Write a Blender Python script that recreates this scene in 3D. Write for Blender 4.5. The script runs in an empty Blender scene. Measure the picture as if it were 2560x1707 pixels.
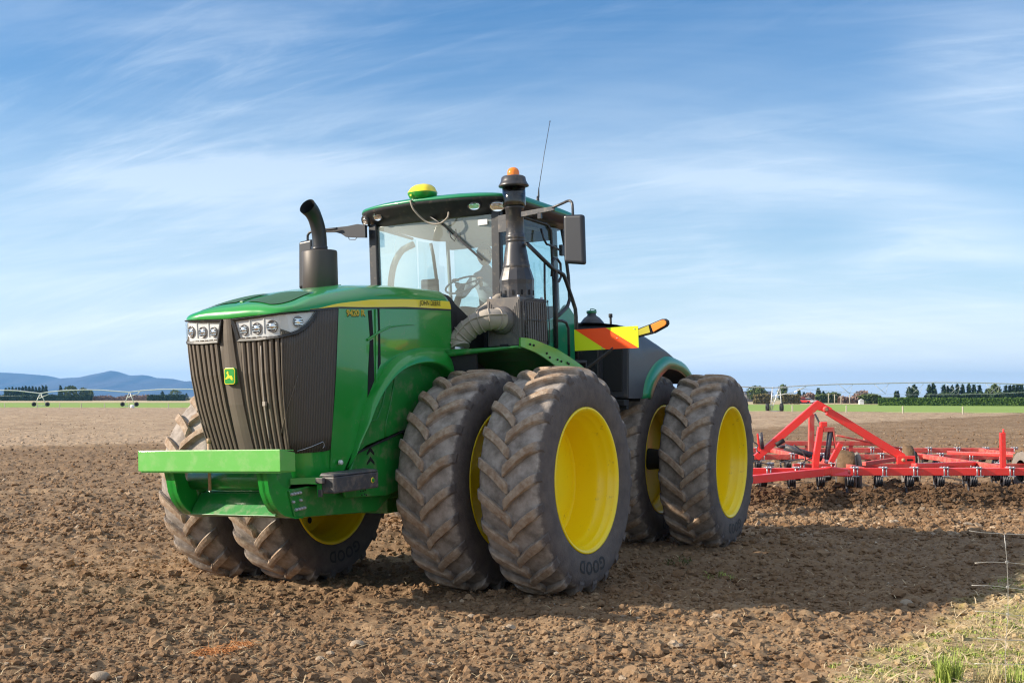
import bpy, bmesh, math, random
import numpy as np
from mathutils import Vector, Matrix
R = math.radians
rng = np.random.default_rng(7)
random.seed(7)
sc = bpy.context.scene
COL = sc.collection

# ------------------------------------------------------------------ camera
H = 1.8255
cam_d = bpy.data.cameras.new('camera')
cam = bpy.data.objects.new('camera', cam_d); COL.objects.link(cam)
cam_d.sensor_width = 36.0
cam_d.lens = 3151.3 / 2560 * 36.0
cam_d.clip_start = 0.1; cam_d.clip_end = 30000
cam.location = (0, 0, H)
cam.rotation_euler = (R(90) + math.atan((991 - 853.5) / 3151.3), 0, 0)
cam_d.dof.use_dof = True; cam_d.dof.focus_distance = 10.6; cam_d.dof.aperture_fstop = 9
sc.camera = cam

# ------------------------------------------------------------------ light
SUN_EL, SUN_AZ = R(25.5), R(-97)          # azimuth measured from +Y towards +X
SKY_STR = 0.10
w = bpy.data.worlds.new('World'); sc.world = w; w.use_nodes = True
nt = w.node_tree; N = nt.nodes; L = nt.links; N.clear()
def nd(t, **k):
    n = N.new(t)
    for a, b in k.items(): setattr(n, a, b)
    return n
def vm(op, a, b=None):
    n = nd('ShaderNodeVectorMath', operation=op); L.new(a, n.inputs[0])
    if b is not None:
        if isinstance(b, tuple): n.inputs[1].default_value = b
        else: L.new(b, n.inputs[1])
    return n.outputs[0]
def mt(op, a, b=None, clamp=False):
    n = nd('ShaderNodeMath', operation=op); n.use_clamp = clamp
    for i, v in enumerate((a, b)):
        if v is None: continue
        if isinstance(v, (int, float)): n.inputs[i].default_value = v
        else: L.new(v, n.inputs[i])
    return n.outputs[0]
sky = nd('ShaderNodeTexSky', sky_type='NISHITA'); sky.sun_disc = False
sky.sun_elevation = SUN_EL; sky.sun_rotation = SUN_AZ
sky.air_density = 1.0; sky.dust_density = 0.2; sky.ozone_density = 4.5
tc = nd('ShaderNodeTexCoord')
sp = nd('ShaderNodeSeparateXYZ'); L.new(tc.outputs['Generated'], sp.inputs[0])
zz = mt('ADD', mt('MAXIMUM', sp.outputs[2], 0.0), 0.34)
cb = nd('ShaderNodeCombineXYZ')
L.new(mt('DIVIDE', sp.outputs[0], zz), cb.inputs[0]); L.new(mt('DIVIDE', sp.outputs[1], zz), cb.inputs[1])
def cloud(rot, scl, loc, s, det, rough, dist, lo, hi):
    m = nd('ShaderNodeMapping'); m.vector_type = 'TEXTURE'; L.new(cb.outputs[0], m.inputs[0])
    m.inputs['Rotation'].default_value = (0, 0, R(-rot)); m.inputs['Scale'].default_value = scl; m.inputs['Location'].default_value = loc
    t = nd('ShaderNodeTexNoise'); L.new(m.outputs[0], t.inputs['Vector'])
    t.inputs['Scale'].default_value = s; t.inputs['Detail'].default_value = det
    t.inputs['Roughness'].default_value = rough; t.inputs['Distortion'].default_value = dist
    r = nd('ShaderNodeMapRange', interpolation_type='SMOOTHSTEP'); L.new(t.outputs[0], r.inputs[0])
    r.inputs[1].default_value = lo; r.inputs[2].default_value = hi
    return r.outputs[0]
def skydir(px, py):
    t = math.atan((991 - 853.5) / 3151.3); x = (px - 1280) / 3151.3; v = -(py - 853.5) / 3151.3
    return Vector((x, math.cos(t) - v * math.sin(t), math.sin(t) + v * math.cos(t))).normalized()
def blob(px, py, deg, sx=1.0):          # soft cloud bank centred on a direction of the sky
    d = skydir(px, py); m_ = nd('ShaderNodeVectorMath', operation='SUBTRACT'); nv = nd('ShaderNodeVectorMath', operation='NORMALIZE'); L.new(tc.outputs['Generated'], nv.inputs[0]); L.new(nv.outputs[0], m_.inputs[0]); m_.inputs[1].default_value = d
    s_ = nd('ShaderNodeVectorMath', operation='MULTIPLY'); L.new(m_.outputs[0], s_.inputs[0]); s_.inputs[1].default_value = (1 / sx, 1, 1)
    l_ = nd('ShaderNodeVectorMath', operation='LENGTH'); L.new(s_.outputs[0], l_.inputs[0])
    r = nd('ShaderNodeMapRange', interpolation_type='SMOOTHERSTEP'); L.new(l_.outputs['Value'], r.inputs[0]); r.inputs[1].default_value = math.tan(R(deg)); r.inputs[2].default_value = 0.0
    return r.outputs[0]
c1 = cloud(13, (1.7, .62, 1), (1.3, .4, 0), 1.7, 7, .55, .5, .36, .74)
c2 = cloud(4, (2.4, .50, 1), (4.1, 2.2, 0), 2.0, 9, .60, .7, .40, .78)
c4 = cloud(24, (2.2, .42, 1), (2.6, 5.2, 0), 4.0, 10, .66, 1.6, .44, .80)
c3 = cloud(30, (1, 1.3, 1), (0.2, 7.2, 0), .9, 4, .5, .2, .34, .64)
banks = mt('ADD', mt('ADD', blob(350, 680, 11, 2.4), blob(1850, 520, 7, 2.8)), mt('ADD', blob(2500, 180, 5, 1.5), blob(500, 260, 7, 2.4)))
banks = mt('ADD', banks, mt('ADD', blob(1900, 830, 5, 5.0), blob(2350, 640, 4, 2.5)))
gap = blob(2020, 605, 2.4, 2.8)
cl = mt('MULTIPLY', mt('ADD', mt('ADD', mt('MULTIPLY', c1, .60), mt('MULTIPLY', c2, .60)), mt('MULTIPLY', c4, .38)), mt('ADD', mt('MULTIPLY', c3, .55), mt('ADD', mt('MULTIPLY', banks, .75), .22)), True)
cl = mt('MULTIPLY', mt('ADD', cl, mt('MULTIPLY', banks, .10)), mt('SUBTRACT', 1.0, mt('MULTIPLY', gap, .75)), True)
# a thin milky veil that thickens towards the horizon
veil = mt('POWER', mt('SUBTRACT', 1.0, mt('MAXIMUM', sp.outputs[2], 0.0), True), 7.0)
def ramp(x, a, b_):
    r = nd('ShaderNodeMapRange', interpolation_type='SMOOTHSTEP'); L.new(x, r.inputs[0]); r.inputs[1].default_value = a; r.inputs[2].default_value = b_; return r.outputs[0]
# added unseen bright cloud overhead and behind the camera, to fill the shadows
fill_cloud = mt('MULTIPLY', mt('MAXIMUM', ramp(sp.outputs[2], .50, .75), ramp(mt('MULTIPLY', sp.outputs[1], -1.0), -.10, .45)), mt('ADD', .46, mt('MULTIPLY', c3, .3)))
low = mt('POWER', mt('SUBTRACT', 1.0, mt('MAXIMUM', sp.outputs[2], 0.0), True), 34.0)
cf = mt('ADD', mt('ADD', mt('MULTIPLY', cl, .40), mt('MULTIPLY', veil, .62)), mt('MULTIPLY', low, .5), True)
cf = mt('MAXIMUM', cf, fill_cloud)
hs = nd('ShaderNodeHueSaturation'); hs.inputs['Saturation'].default_value = 1.32; hs.inputs['Value'].default_value = .82; L.new(sky.outputs[0], hs.inputs['Color'])
mx = nd('ShaderNodeMix', data_type='RGBA'); L.new(cf, mx.inputs[0]); L.new(hs.outputs[0], mx.inputs[6])
mx.inputs[7].default_value = (6.3, 6.9, 7.4, 1)
bg = nd('ShaderNodeBackground'); L.new(mx.outputs[2], bg.inputs[0]); bg.inputs[1].default_value = SKY_STR
wo = nd('ShaderNodeOutputWorld'); L.new(bg.outputs[0], wo.inputs[0])

sd = bpy.data.lights.new('sun', 'SUN'); sun = bpy.data.objects.new('sun', sd); COL.objects.link(sun)
sd.energy = 4.9; sd.angle = R(0.8); sd.color = (1, .89, .72)
to_sun = Vector((math.sin(SUN_AZ) * math.cos(SUN_EL), math.cos(SUN_AZ) * math.cos(SUN_EL), math.sin(SUN_EL)))
sun.rotation_euler = to_sun.to_track_quat('Z', 'Y').to_euler()
sun.location = (-20, -8, 20)

sc.view_settings.view_transform = 'Standard'; sc.view_settings.look = 'None'
sc.view_settings.exposure = .80; sc.view_settings.gamma = 1.0
sc.cycles.use_denoising = True
sc.cycles.filter_width = 1.2
sc.cycles.max_bounces = 8; sc.cycles.transparent_max_bounces = 12
sc.cycles.caustics_reflective = False; sc.cycles.caustics_refractive = False

# ------------------------------------------------------------------ materials
def mat(name, col, rough=.5, metal=0., coat=0., noise=None, bump=None, dust=None, spec=.5, stretch=None):
    """noise=(scale,amount,col2) dust=(colour,scale,lo,hi) bump=(scale,strength)"""
    m = bpy.data.materials.new(name); m.use_nodes = True
    t = m.node_tree; b = t.nodes['Principled BSDF']
    b.inputs['Base Color'].default_value = (*col, 1); b.inputs['Roughness'].default_value = rough
    b.inputs['Metallic'].default_value = metal; b.inputs['Coat Weight'].default_value = coat
    b.inputs['Coat Roughness'].default_value = .06; b.inputs['Specular IOR Level'].default_value = spec
    co = t.nodes.new('ShaderNodeTexCoord').outputs['Object']
    if stretch:
        mp = t.nodes.new('ShaderNodeMapping'); t.links.new(co, mp.inputs[0]); mp.inputs['Scale'].default_value = stretch; co = mp.outputs[0]
    def ns(s, d=6, r=.6):
        n = t.nodes.new('ShaderNodeTexNoise'); t.links.new(co, n.inputs['Vector'])
        n.inputs['Scale'].default_value = s; n.inputs['Detail'].default_value = d; n.inputs['Roughness'].default_value = r
        return n.outputs[0]
    def mr(x, a, c):
        n = t.nodes.new('ShaderNodeMapRange'); t.links.new(x, n.inputs[0]); n.inputs[1].default_value = a; n.inputs[2].default_value = c
        return n.outputs[0]
    def mix(f, a, c):
        n = t.nodes.new('ShaderNodeMix'); n.data_type = 'RGBA'; t.links.new(f, n.inputs[0])
        for i, v in ((6, a), (7, c)):
            if isinstance(v, tuple): n.inputs[i].default_value = (*v, 1)
            else: t.links.new(v, n.inputs[i])
        return n.outputs[2]
    c = col
    if noise: c = mix(mr(ns(noise[0]), .5 - .5 * noise[1], .5 + .5 * noise[1]), col, noise[2])
    if dust:
        f = mr(ns(dust[1], 9, .68), dust[2], dust[3]); c = mix(f, c, dust[0])
        n = t.nodes.new('ShaderNodeMapRange'); t.links.new(f, n.inputs[0]); n.inputs[3].default_value = rough; n.inputs[4].default_value = .85
        t.links.new(n.outputs[0], b.inputs['Roughness'])
    if not isinstance(c, tuple): t.links.new(c, b.inputs['Base Color'])
    if bump:
        n = t.nodes.new('ShaderNodeBump'); n.inputs['Strength'].default_value = bump[1]; n.inputs['Distance'].default_value = .02
        t.links.new(ns(bump[0], 8, .65), n.inputs['Height']); t.links.new(n.outputs[0], b.inputs['Normal'])
    return m
DUST = (.30, .23, .17)
M = {}
M['green'] = mat('green_paint', (.012, .255, .030), .28, coat=.7, dust=(DUST, 14, .60, .95))
M['green_d'] = mat('green_frame_paint', (.013, .20, .030), .38, coat=.3, dust=(DUST, 9, .50, .92))
M['green_lit'] = mat('lit_green_paint', (.095, .37, .055), .42, coat=.2, dust=((.25, .4, .15), 9, .5, 1.), noise=(3, .6, (.12, .42, .075)))  # lit copy of the green paint; sky glare is put into its colour
M['green_roof'] = mat('roof_green_paint', (.006, .20, .085), .34, coat=.25, dust=(DUST, 9, .60, 1.))
M['yellow'] = mat('yellow_paint', (.95, .72, .0), .4, coat=.2, noise=(2.2, .5, (.92, .66, .0)), dust=((.25, .16, .06), 13, .61, .80))
M['stripe'] = mat('yellow_decal', (.85, .66, .02), .35, coat=.3)
M['black'] = mat('black_plastic', (.022, .023, .028), .42, dust=(DUST, 20, .55, 1.1))
M['dark'] = mat('dark_recess', (.012, .012, .014), .7)
M['hole'] = mat('black_void', (.006, .006, .008), .9)
M['grille'] = mat('dusty_grille_mesh', (.085, .066, .050), .62, noise=(4, .7, (.13, .105, .08)), stretch=(1, 1, .4))
M['vane'] = mat('dusty_grille_vane', (.10, .078, .060), .55, noise=(5, .7, (.15, .12, .09)), stretch=(1, 1, .4))
M['muffler'] = mat('sooty_muffler_steel', (.085, .070, .062), .5, metal=.3, noise=(3, .8, (.045, .040, .040)), stretch=(1, 1, .3))
M['pipe'] = mat('black_exhaust_steel', (.022, .024, .030), .38, metal=.2, noise=(6, .8, (.035, .034, .038)))
M['hose'] = mat('dusty_rubber_hose', (.38, .33, .28), .75, noise=(7, .7, (.28, .24, .205)), bump=(60, .15))
M['cleaner'] = mat('dusty_grey_plastic', (.125, .110, .108), .5, noise=(5, .8, (.085, .078, .08)), dust=(DUST, 12, .5, 1.05))
M['stack'] = mat('black_stack_plastic', (.040, .038, .044), .36, dust=(DUST, 12, .52, 1.05))
M['steel'] = mat('zinc_steel', (.55, .55, .58), .35, metal=.8)
M['bolt'] = mat('grey_bolt_steel', (.42, .43, .47), .4, metal=.4)
M['rust'] = mat('rusty_pin_steel', (.32, .17, .08), .6, noise=(40, .8, (.5, .36, .22)))
M['grey'] = mat('cowl_grey_plastic', (.042, .044, .055), .45, noise=(3, .8, (.055, .056, .066)), dust=(DUST, 6, .6, 1.1))
M['boxgrey'] = mat('dusty_tool_box_plastic', (.055, .055, .062), .5, dust=(DUST, 16, .48, .95))
M['red'] = mat('red_paint', (.90, .036, .030), .38, coat=.3, dust=((.5, .2, .13), 16, .56, .86))
M['red_d'] = mat('dusty_red_paint', (.62, .05, .045), .5, dust=((.38, .24, .17), 7, .42, .85))
M['tine'] = mat('black_coil_steel', (.045, .046, .055), .4, metal=.4, dust=(DUST, 30, .5, 1.0))
M['hyd'] = mat('black_hydraulic_paint', (.045, .05, .065), .35, dust=(DUST, 25, .5, .9))
M['chrome'] = mat('chrome_reflector', (.85, .85, .84), .12, metal=1.)
M['mirror'] = mat('mirror_shell_plastic', (.018, .019, .026), .38)
M['amber'] = mat('amber_plastic', (.95, .22, .0), .15, coat=.6)
M['orange'] = mat('amber_lamp_plastic', (.90, .25, .02), .3, coat=.4)
M['sign_y'] = mat('fluorescent_yellow_sheet', (.66, .80, .0), .4)
M['sign_r'] = mat('fluorescent_orange_sheet', (1.0, .085, .0), .4)
M['olive'] = mat('yellow_olive_reflector', (.45, .40, .04), .4)
M['white'] = mat('white_plastic', (.75, .75, .75), .4)
M['galvgrey'] = mat('grey_galvanised_steel', (.40, .43, .44), .45, metal=.2)
M['galv'] = mat('galvanised_pipe', (.66, .67, .66), .45, metal=.2)
M['post'] = mat('weathered_post_timber', (.42, .38, .30), .85)
M['wire'] = mat('galvanised_wire', (.52, .50, .47), .4, metal=.6)
M['fabric'] = mat('grey_seat_fabric', (.10, .10, .11), .9)
M['shirt'] = mat('grey_blue_shirt', (.24, .26, .31), .9)
M['trouser'] = mat('dark_trousers', (.03, .035, .05), .9)
M['skin'] = mat('skin', (.52, .30, .21), .5)
M['hair'] = mat('brown_hair', (.06, .04, .025), .7)
M['cabin'] = mat('cab_lining', (.20, .20, .19), .8)
M['bark'] = mat('tree_bark', (.09, .065, .045), .9)

def glassy(name, tint, fac, rough=.02, fog=0, glare_col=(.6, .65, .62)):
    m = bpy.data.materials.new(name); m.use_nodes = True; t = m.node_tree; t.nodes.clear()
    o = t.nodes.new('ShaderNodeOutputMaterial'); tr = t.nodes.new('ShaderNodeBsdfTransparent'); tr.inputs[0].default_value = (*tint, 1)
    gl = t.nodes.new('ShaderNodeBsdfGlossy'); gl.inputs['Roughness'].default_value = rough
    lw = t.nodes.new('ShaderNodeLayerWeight'); lw.inputs[0].default_value = .5; pw = t.nodes.new('ShaderNodeMath'); pw.operation = 'POWER'; pw.inputs[1].default_value = 4.0; t.links.new(lw.outputs['Facing'], pw.inputs[0]); fr = pw
    a = t.nodes.new('ShaderNodeMath'); a.operation = 'MULTIPLY_ADD'; t.links.new(fr.outputs[0], a.inputs[0]); a.inputs[1].default_value = .9; a.inputs[2].default_value = fac + .03; a.use_clamp = True
    mx = t.nodes.new('ShaderNodeMixShader'); t.links.new(a.outputs[0], mx.inputs[0]); t.links.new(tr.outputs[0], mx.inputs[1]); t.links.new(gl.outputs[0], mx.inputs[2])
    out = mx.outputs[0]
    if fog:
        df = t.nodes.new('ShaderNodeBsdfDiffuse'); df.inputs[0].default_value = (*glare_col, 1)  # pale diffuse film paints the hazy sky reflection into the glass
        n = t.nodes.new('ShaderNodeTexNoise'); n.inputs['Scale'].default_value = .9; n.inputs['Detail'].default_value = 1
        co = t.nodes.new('ShaderNodeTexCoord'); t.links.new(co.outputs['Object'], n.inputs['Vector'])
        r = t.nodes.new('ShaderNodeMapRange'); t.links.new(n.outputs[0], r.inputs[0]); r.inputs[1].default_value = .3; r.inputs[2].default_value = .75; r.inputs[3].default_value = fog * .35; r.inputs[4].default_value = fog
        m2 = t.nodes.new('ShaderNodeMixShader'); t.links.new(r.outputs[0], m2.inputs[0]); t.links.new(out, m2.inputs[1]); t.links.new(df.outputs[0], m2.inputs[2]); out = m2.outputs[0]
    t.links.new(out, o.inputs[0]); return m
M['glass'] = glassy('cab_glass', (.84, .95, .93), .09, fog=.32, glare_col=(.75, .80, .76))
M['sideglass'] = glassy('tinted_side_glass', (.76, .93, .93), .03, fog=.07)
M['lens'] = glassy('clear_lamp_lens', (.93, .94, .95), .03)
M['smoke'] = glassy('smoked_bowl_plastic', (.42, .40, .40), .05, .1)

# tyre: dark rubber under dried mud; mud is thick on the tread, thin on the sidewall
def tyre_mat():
    m = bpy.data.materials.new('muddy_tyre_rubber'); m.use_nodes = True; t = m.node_tree; b = t.nodes['Principled BSDF']
    co = t.nodes.new('ShaderNodeTexCoord').outputs['Object']
    def ns(s, d=8, r=.65):
        n = t.nodes.new('ShaderNodeTexNoise'); t.links.new(co, n.inputs['Vector']); n.inputs['Scale'].default_value = s; n.inputs['Detail'].default_value = d; n.inputs['Roughness'].default_value = r
        return n.outputs[0]
    def m2(op, a, c, cl=False):
        n = t.nodes.new('ShaderNodeMath'); n.operation = op; n.use_clamp = cl
        for i, v in enumerate((a, c)):
            if isinstance(v, (int, float)): n.inputs[i].default_value = v
            else: t.links.new(v, n.inputs[i])
        return n.outputs[0]
    def mix(f, a, c):
        n = t.nodes.new('ShaderNodeMix'); n.data_type = 'RGBA'; t.links.new(f, n.inputs[0])
        for i, v in ((6, a), (7, c)):
            if isinstance(v, tuple): n.inputs[i].default_value = (*v, 1)
            else: t.links.new(v, n.inputs[i])
        return n.outputs[2]
    def mr(x, a, c, d=0, e=1):
        n = t.nodes.new('ShaderNodeMapRange'); t.links.new(x, n.inputs[0])
        for i, v in enumerate((a, c, d, e)): n.inputs[i + 1].default_value = v
        return n.outputs[0]
    s = t.nodes.new('ShaderNodeSeparateXYZ'); t.links.new(co, s.inputs[0])
    r = m2('SQRT', m2('ADD', m2('POWER', s.outputs[0], 2), m2('POWER', s.outputs[2], 2)), 0)
    ay = m2('ABSOLUTE', s.outputs[1], 0)
    side = m2('MAXIMUM', mr(r, .94, .80), mr(ay, .262, .300))           # 1 on the sidewall
    side = mr(m2('ADD', side, m2('MULTIPLY', m2('SUBTRACT', ns(14), .5), 1.3)), .25, .75)
    lug = mr(r, .985, 1.012)
    carc = mix(mr(ns(7), .38, .66), (.38, .325, .288), (.17, .140, .118))
    lugc = mix(mr(ns(16), .40, .66), (.25, .165, .108), (.40, .31, .235))
    c = mix(lug, carc, lugc)
    dk = mix(mr(ns(9), .35, .75), (.085, .070, .068), (.145, .118, .104))
    c = mix(side, c, dk)
    t.links.new(c, b.inputs['Base Color']); b.inputs['Roughness'].default_value = .78; b.inputs['Specular IOR Level'].default_value = .3
    bp = t.nodes.new('ShaderNodeBump'); bp.inputs['Strength'].default_value = .5; bp.inputs['Distance'].default_value = .012
    t.links.new(ns(45), bp.inputs['Height']); t.links.new(bp.outputs[0], b.inputs['Normal'])
    return m
M['tyre'] = tyre_mat()

# ------------------------------------------------------------------ mesh helpers
class MB:
    def __init__(s): s.v = []; s.f = []; s.m = []; s.sm = []
    def add(s, vs, fs, mi=0, smooth=False):
        o = len(s.v); s.v += [tuple(map(float, p)) for p in vs]
        s.f += [tuple(i + o for i in f) for f in fs]; s.m += [mi] * len(fs); s.sm += [smooth] * len(fs); return s
    def box(s, a, b, mi=0):
        x0, y0, z0 = a; x1, y1, z1 = b
        return s.add([(x0, y0, z0), (x1, y0, z0), (x1, y1, z0), (x0, y1, z0), (x0, y0, z1), (x1, y0, z1), (x1, y1, z1), (x0, y1, z1)],
                     [(0, 3, 2, 1), (4, 5, 6, 7), (0, 1, 5, 4), (1, 2, 6, 5), (2, 3, 7, 6), (3, 0, 4, 7)], mi)
    def hexa(s, p, mi=0):   # 8 corners, bottom loop then top loop
        return s.add(p, [(0, 3, 2, 1), (4, 5, 6, 7), (0, 1, 5, 4), (1, 2, 6, 5), (2, 3, 7, 6), (3, 0, 4, 7)], mi)
    def bar(s, p, q, w, h, up=(0, 0, 1), mi=0):
        p, q, up = Vector(p), Vector(q), Vector(up); d = (q - p).normalized(); r = d.cross(up).normalized() * w / 2; u = r.cross(d).normalized() * h / 2
        return s.hexa([p - r - u, p + r - u, q + r - u, q - r - u, p - r + u, p + r + u, q + r + u, q - r + u], mi)
    def tube(s, pts, r, n=10, mi=0, caps=True):
        P = [Vector(p) for p in pts]; rr = r if isinstance(r, (list, tuple)) else [r] * len(P)
        T = [((P[min(i + 1, len(P) - 1)] - P[max(i - 1, 0)])).normalized() for i in range(len(P))]
        a = Vector((0, 0, 1)) if abs(T[0].z) < .9 else Vector((1, 0, 0))
        vs = []; u = T[0].cross(a).normalized()
        for i, p in enumerate(P):
            u = (u - T[i] * u.dot(T[i])).normalized(); v = T[i].cross(u)
            for k in range(n):
                t = 2 * math.pi * k / n; vs.append(p + (u * math.cos(t) + v * math.sin(t)) * rr[i])
        fs = [(i * n + k, i * n + (k + 1) % n, (i + 1) * n + (k + 1) % n, (i + 1) * n + k) for i in range(len(P) - 1) for k in range(n)]
        s.add(vs, fs, mi, True)
        if caps:
            o = len(s.v) - len(vs); s.f += [tuple(o + k for k in reversed(range(n))), tuple(o + (len(P) - 1) * n + k for k in range(n))]; s.m += [mi] * 2; s.sm += [False] * 2
        return s
    def lathe(s, prof, n=32, axis='z', c=(0, 0, 0), mi=0, smooth=True, caps=False):
        vs = []
        for k in range(n):
            t = 2 * math.pi * k / n; ct, st = math.cos(t), math.sin(t)
            for r, h in prof:
                vs.append({'z': (c[0] + r * ct, c[1] + r * st, c[2] + h), 'y': (c[0] + r * ct, c[1] + h, c[2] - r * st), 'x': (c[0] + h, c[1] + r * ct, c[2] + r * st)}[axis])
        m = len(prof)
        fs = [(k * m + i, ((k + 1) % n) * m + i, ((k + 1) % n) * m + i + 1, k * m + i + 1) for k in range(n) for i in range(m - 1)]
        s.add(vs, fs, mi, smooth)
        if caps:
            o = len(s.v) - len(vs); s.f += [tuple(o + k * m for k in reversed(range(n))), tuple(o + k * m + m - 1 for k in range(n))]; s.m += [mi] * 2; s.sm += [False] * 2
        return s
    def grid(s, P, mi=0, smooth=True, closed=False, flip=False):
        a = len(P); b = len(P[0]); vs = [p for row in P for p in row]; fs = []
        for i in range(a - 1):
            for j in range(b if closed else b - 1):
                q = (i * b + j, i * b + (j + 1) % b, (i + 1) * b + (j + 1) % b, (i + 1) * b + j)
                fs.append(q[::-1] if flip else q)
        return s.add(vs, fs, mi, smooth)
    def prism(s, poly, d, mi=0):    # poly: 3D points, d: extrusion vector
        n = len(poly); d = Vector(d); P = [Vector(p) for p in poly]
        return s.add(P + [p + d for p in P], [tuple(reversed(range(n))), tuple(range(n, 2 * n))] + [(i, (i + 1) % n, n + (i + 1) % n, n + i) for i in range(n)], mi)
    def build(s, name, mats, parent=None, bevel=0, solid=0, seg=2, merge=False):
        me = bpy.data.meshes.new(name)
        me.from_pydata(s.v, [], s.f)
        for m in (mats if isinstance(mats, (list, tuple)) else [mats]): me.materials.append(M[m] if isinstance(m, str) else m)
        me.polygons.foreach_set('material_index', s.m); me.polygons.foreach_set('use_smooth', s.sm)
        if merge:
            b = bmesh.new(); b.from_mesh(me); bmesh.ops.remove_doubles(b, verts=b.verts, dist=1e-4); bmesh.ops.recalc_face_normals(b, faces=b.faces); b.to_mesh(me); b.free()
        me.update(); o = bpy.data.objects.new(name, me); COL.objects.link(o); o.parent = parent
        if solid:
            md = o.modifiers.new('solid', 'SOLIDIFY'); md.thickness = solid; md.offset = -1
        if bevel:
            md = o.modifiers.new('bevel', 'BEVEL'); md.width = bevel; md.segments = seg; md.limit_method = 'ANGLE'; md.angle_limit = R(40); md.harden_normals = False
        return o
def empty(name, loc=(0, 0, 0), parent=None, rot=(0, 0, 0)):
    o = bpy.data.objects.new(name, None); COL.objects.link(o); o.location = loc; o.rotation_euler = rot; o.parent = parent; o.empty_display_size = .2; return o
def tag(o, label=None, cat=None, group=None, kind=None):
    if label: o['label'] = label
    if cat: o['category'] = cat
    if group: o['group'] = group
    if kind: o['kind'] = kind
    return o
def copy_tree(o, parent=None):
    c = o.copy(); COL.objects.link(c); c.parent = parent
    for ch in [k for k in o.children]: copy_tree(ch, c)
    return c
def text_geo(txt, size, extrude=0.0, bold=0.0, spacing=1.0):
    cu = bpy.data.curves.new('txt', 'FONT'); cu.body = txt; cu.size = size; cu.extrude = extrude; cu.offset = bold; cu.space_character = spacing; cu.resolution_u = 3
    o = bpy.data.objects.new('txt', cu); COL.objects.link(o); dg = bpy.context.evaluated_depsgraph_get(); me = o.evaluated_get(dg).to_mesh()
    vs = [v.co.copy() for v in me.vertices]; fs = [tuple(p.vertices) for p in me.polygons]
    o.evaluated_get(dg).to_mesh_clear(); bpy.data.objects.remove(o); bpy.data.curves.remove(cu)
    return vs, fs
def np_mesh(name, V, F, mats, smooth=True, attr=None, parent=None):
    """V (n,3) float, F (m,k) int with constant k"""
    me = bpy.data.meshes.new(name); n, m, k = len(V), len(F), F.shape[1]
    me.vertices.add(n); me.vertices.foreach_set('co', np.ascontiguousarray(V, np.float32).ravel())
    me.loops.add(m * k); me.loops.foreach_set('vertex_index', np.ascontiguousarray(F, np.int32).ravel())
    me.polygons.add(m); me.polygons.foreach_set('loop_start', np.arange(0, m * k, k, dtype=np.int32))
    try: me.polygons.foreach_set('loop_total', np.full(m, k, np.int32))
    except Exception: pass
    me.polygons.foreach_set('use_smooth', np.full(m, smooth, bool))
    if attr is not None:
        for an, av in attr.items():
            a = me.attributes.new(an, 'FLOAT', 'POINT'); a.data.foreach_set('value', np.ascontiguousarray(av, np.float32))
    me.materials.append(M[mats] if isinstance(mats, str) else mats); me.update(calc_edges=True); me.validate()
    o = bpy.data.objects.new(name, me); COL.objects.link(o); o.parent = parent; return o

# vectorised value noise
def _h(ix, iy, s):
    h = (ix.astype(np.int64) * 374761393 + iy.astype(np.int64) * 668265263 + s * 1442695041) & 0xffffffff
    h = ((h ^ (h >> 13)) * 1274126177) & 0xffffffff
    return ((h ^ (h >> 16)) & 0xffff) / 65535.0
def vnoise(x, y, s=0):
    ix, iy = np.floor(x), np.floor(y); fx, fy = x - ix, y - iy; fx = fx * fx * (3 - 2 * fx); fy = fy * fy * (3 - 2 * fy)
    a, b, c, d = _h(ix, iy, s), _h(ix + 1, iy, s), _h(ix, iy + 1, s), _h(ix + 1, iy + 1, s)
    return (a + (b - a) * fx) * (1 - fy) + (c + (d - c) * fx) * fy
def rot2(x, y, a): return x * math.cos(a) - y * math.sin(a), x * math.sin(a) + y * math.cos(a)
# ------------------------------------------------------------------ tractor pose (needed by the soil under its wheels)
WB = 3.912
T_LOC = Vector((-1.1415, 12.3702, 0.0)); T_ROT = (0.02765, 0.01827, -2.08102)
TM = Matrix.Translation(T_LOC) @ Matrix.Rotation(T_ROT[2], 4, 'Z') @ Matrix.Rotation(T_ROT[1], 4, 'Y') @ Matrix.Rotation(T_ROT[0], 4, 'X')
RM = Matrix.Translation((-WB / 2, 0, 0)) @ Matrix.Rotation(0.05847, 4, 'Z') @ Matrix.Rotation(-0.04465, 4, 'X') @ Matrix.Translation((WB / 2, 0, 0))
YI, YO, WR, TW = 0.996, 1.840, 1.021, 0.629
CONT = [TM @ Vector((0, s * y, 0)) for s in (-1, 1) for y in (YI, YO)] + [TM @ RM @ Vector((-WB, s * y, 0)) for s in (-1, 1) for y in (YI, YO)]
def base_z(x, y):
    num = 0; den = .06
    for c in CONT:
        ww = np.exp(-((x - c.x) ** 2 + (y - c.y) ** 2) / (2 * .75 ** 2)); num = num + ww * (c.z + .03); den = den + ww
    return num / den
def bnd(x):       # edge between the freshly worked soil and the older seedbed
    return np.maximum(47 + .5 * (x + 13), 66 + 1.5 * (x - 11))
IMY = 21.6        # front beam of the cultivator
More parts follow.
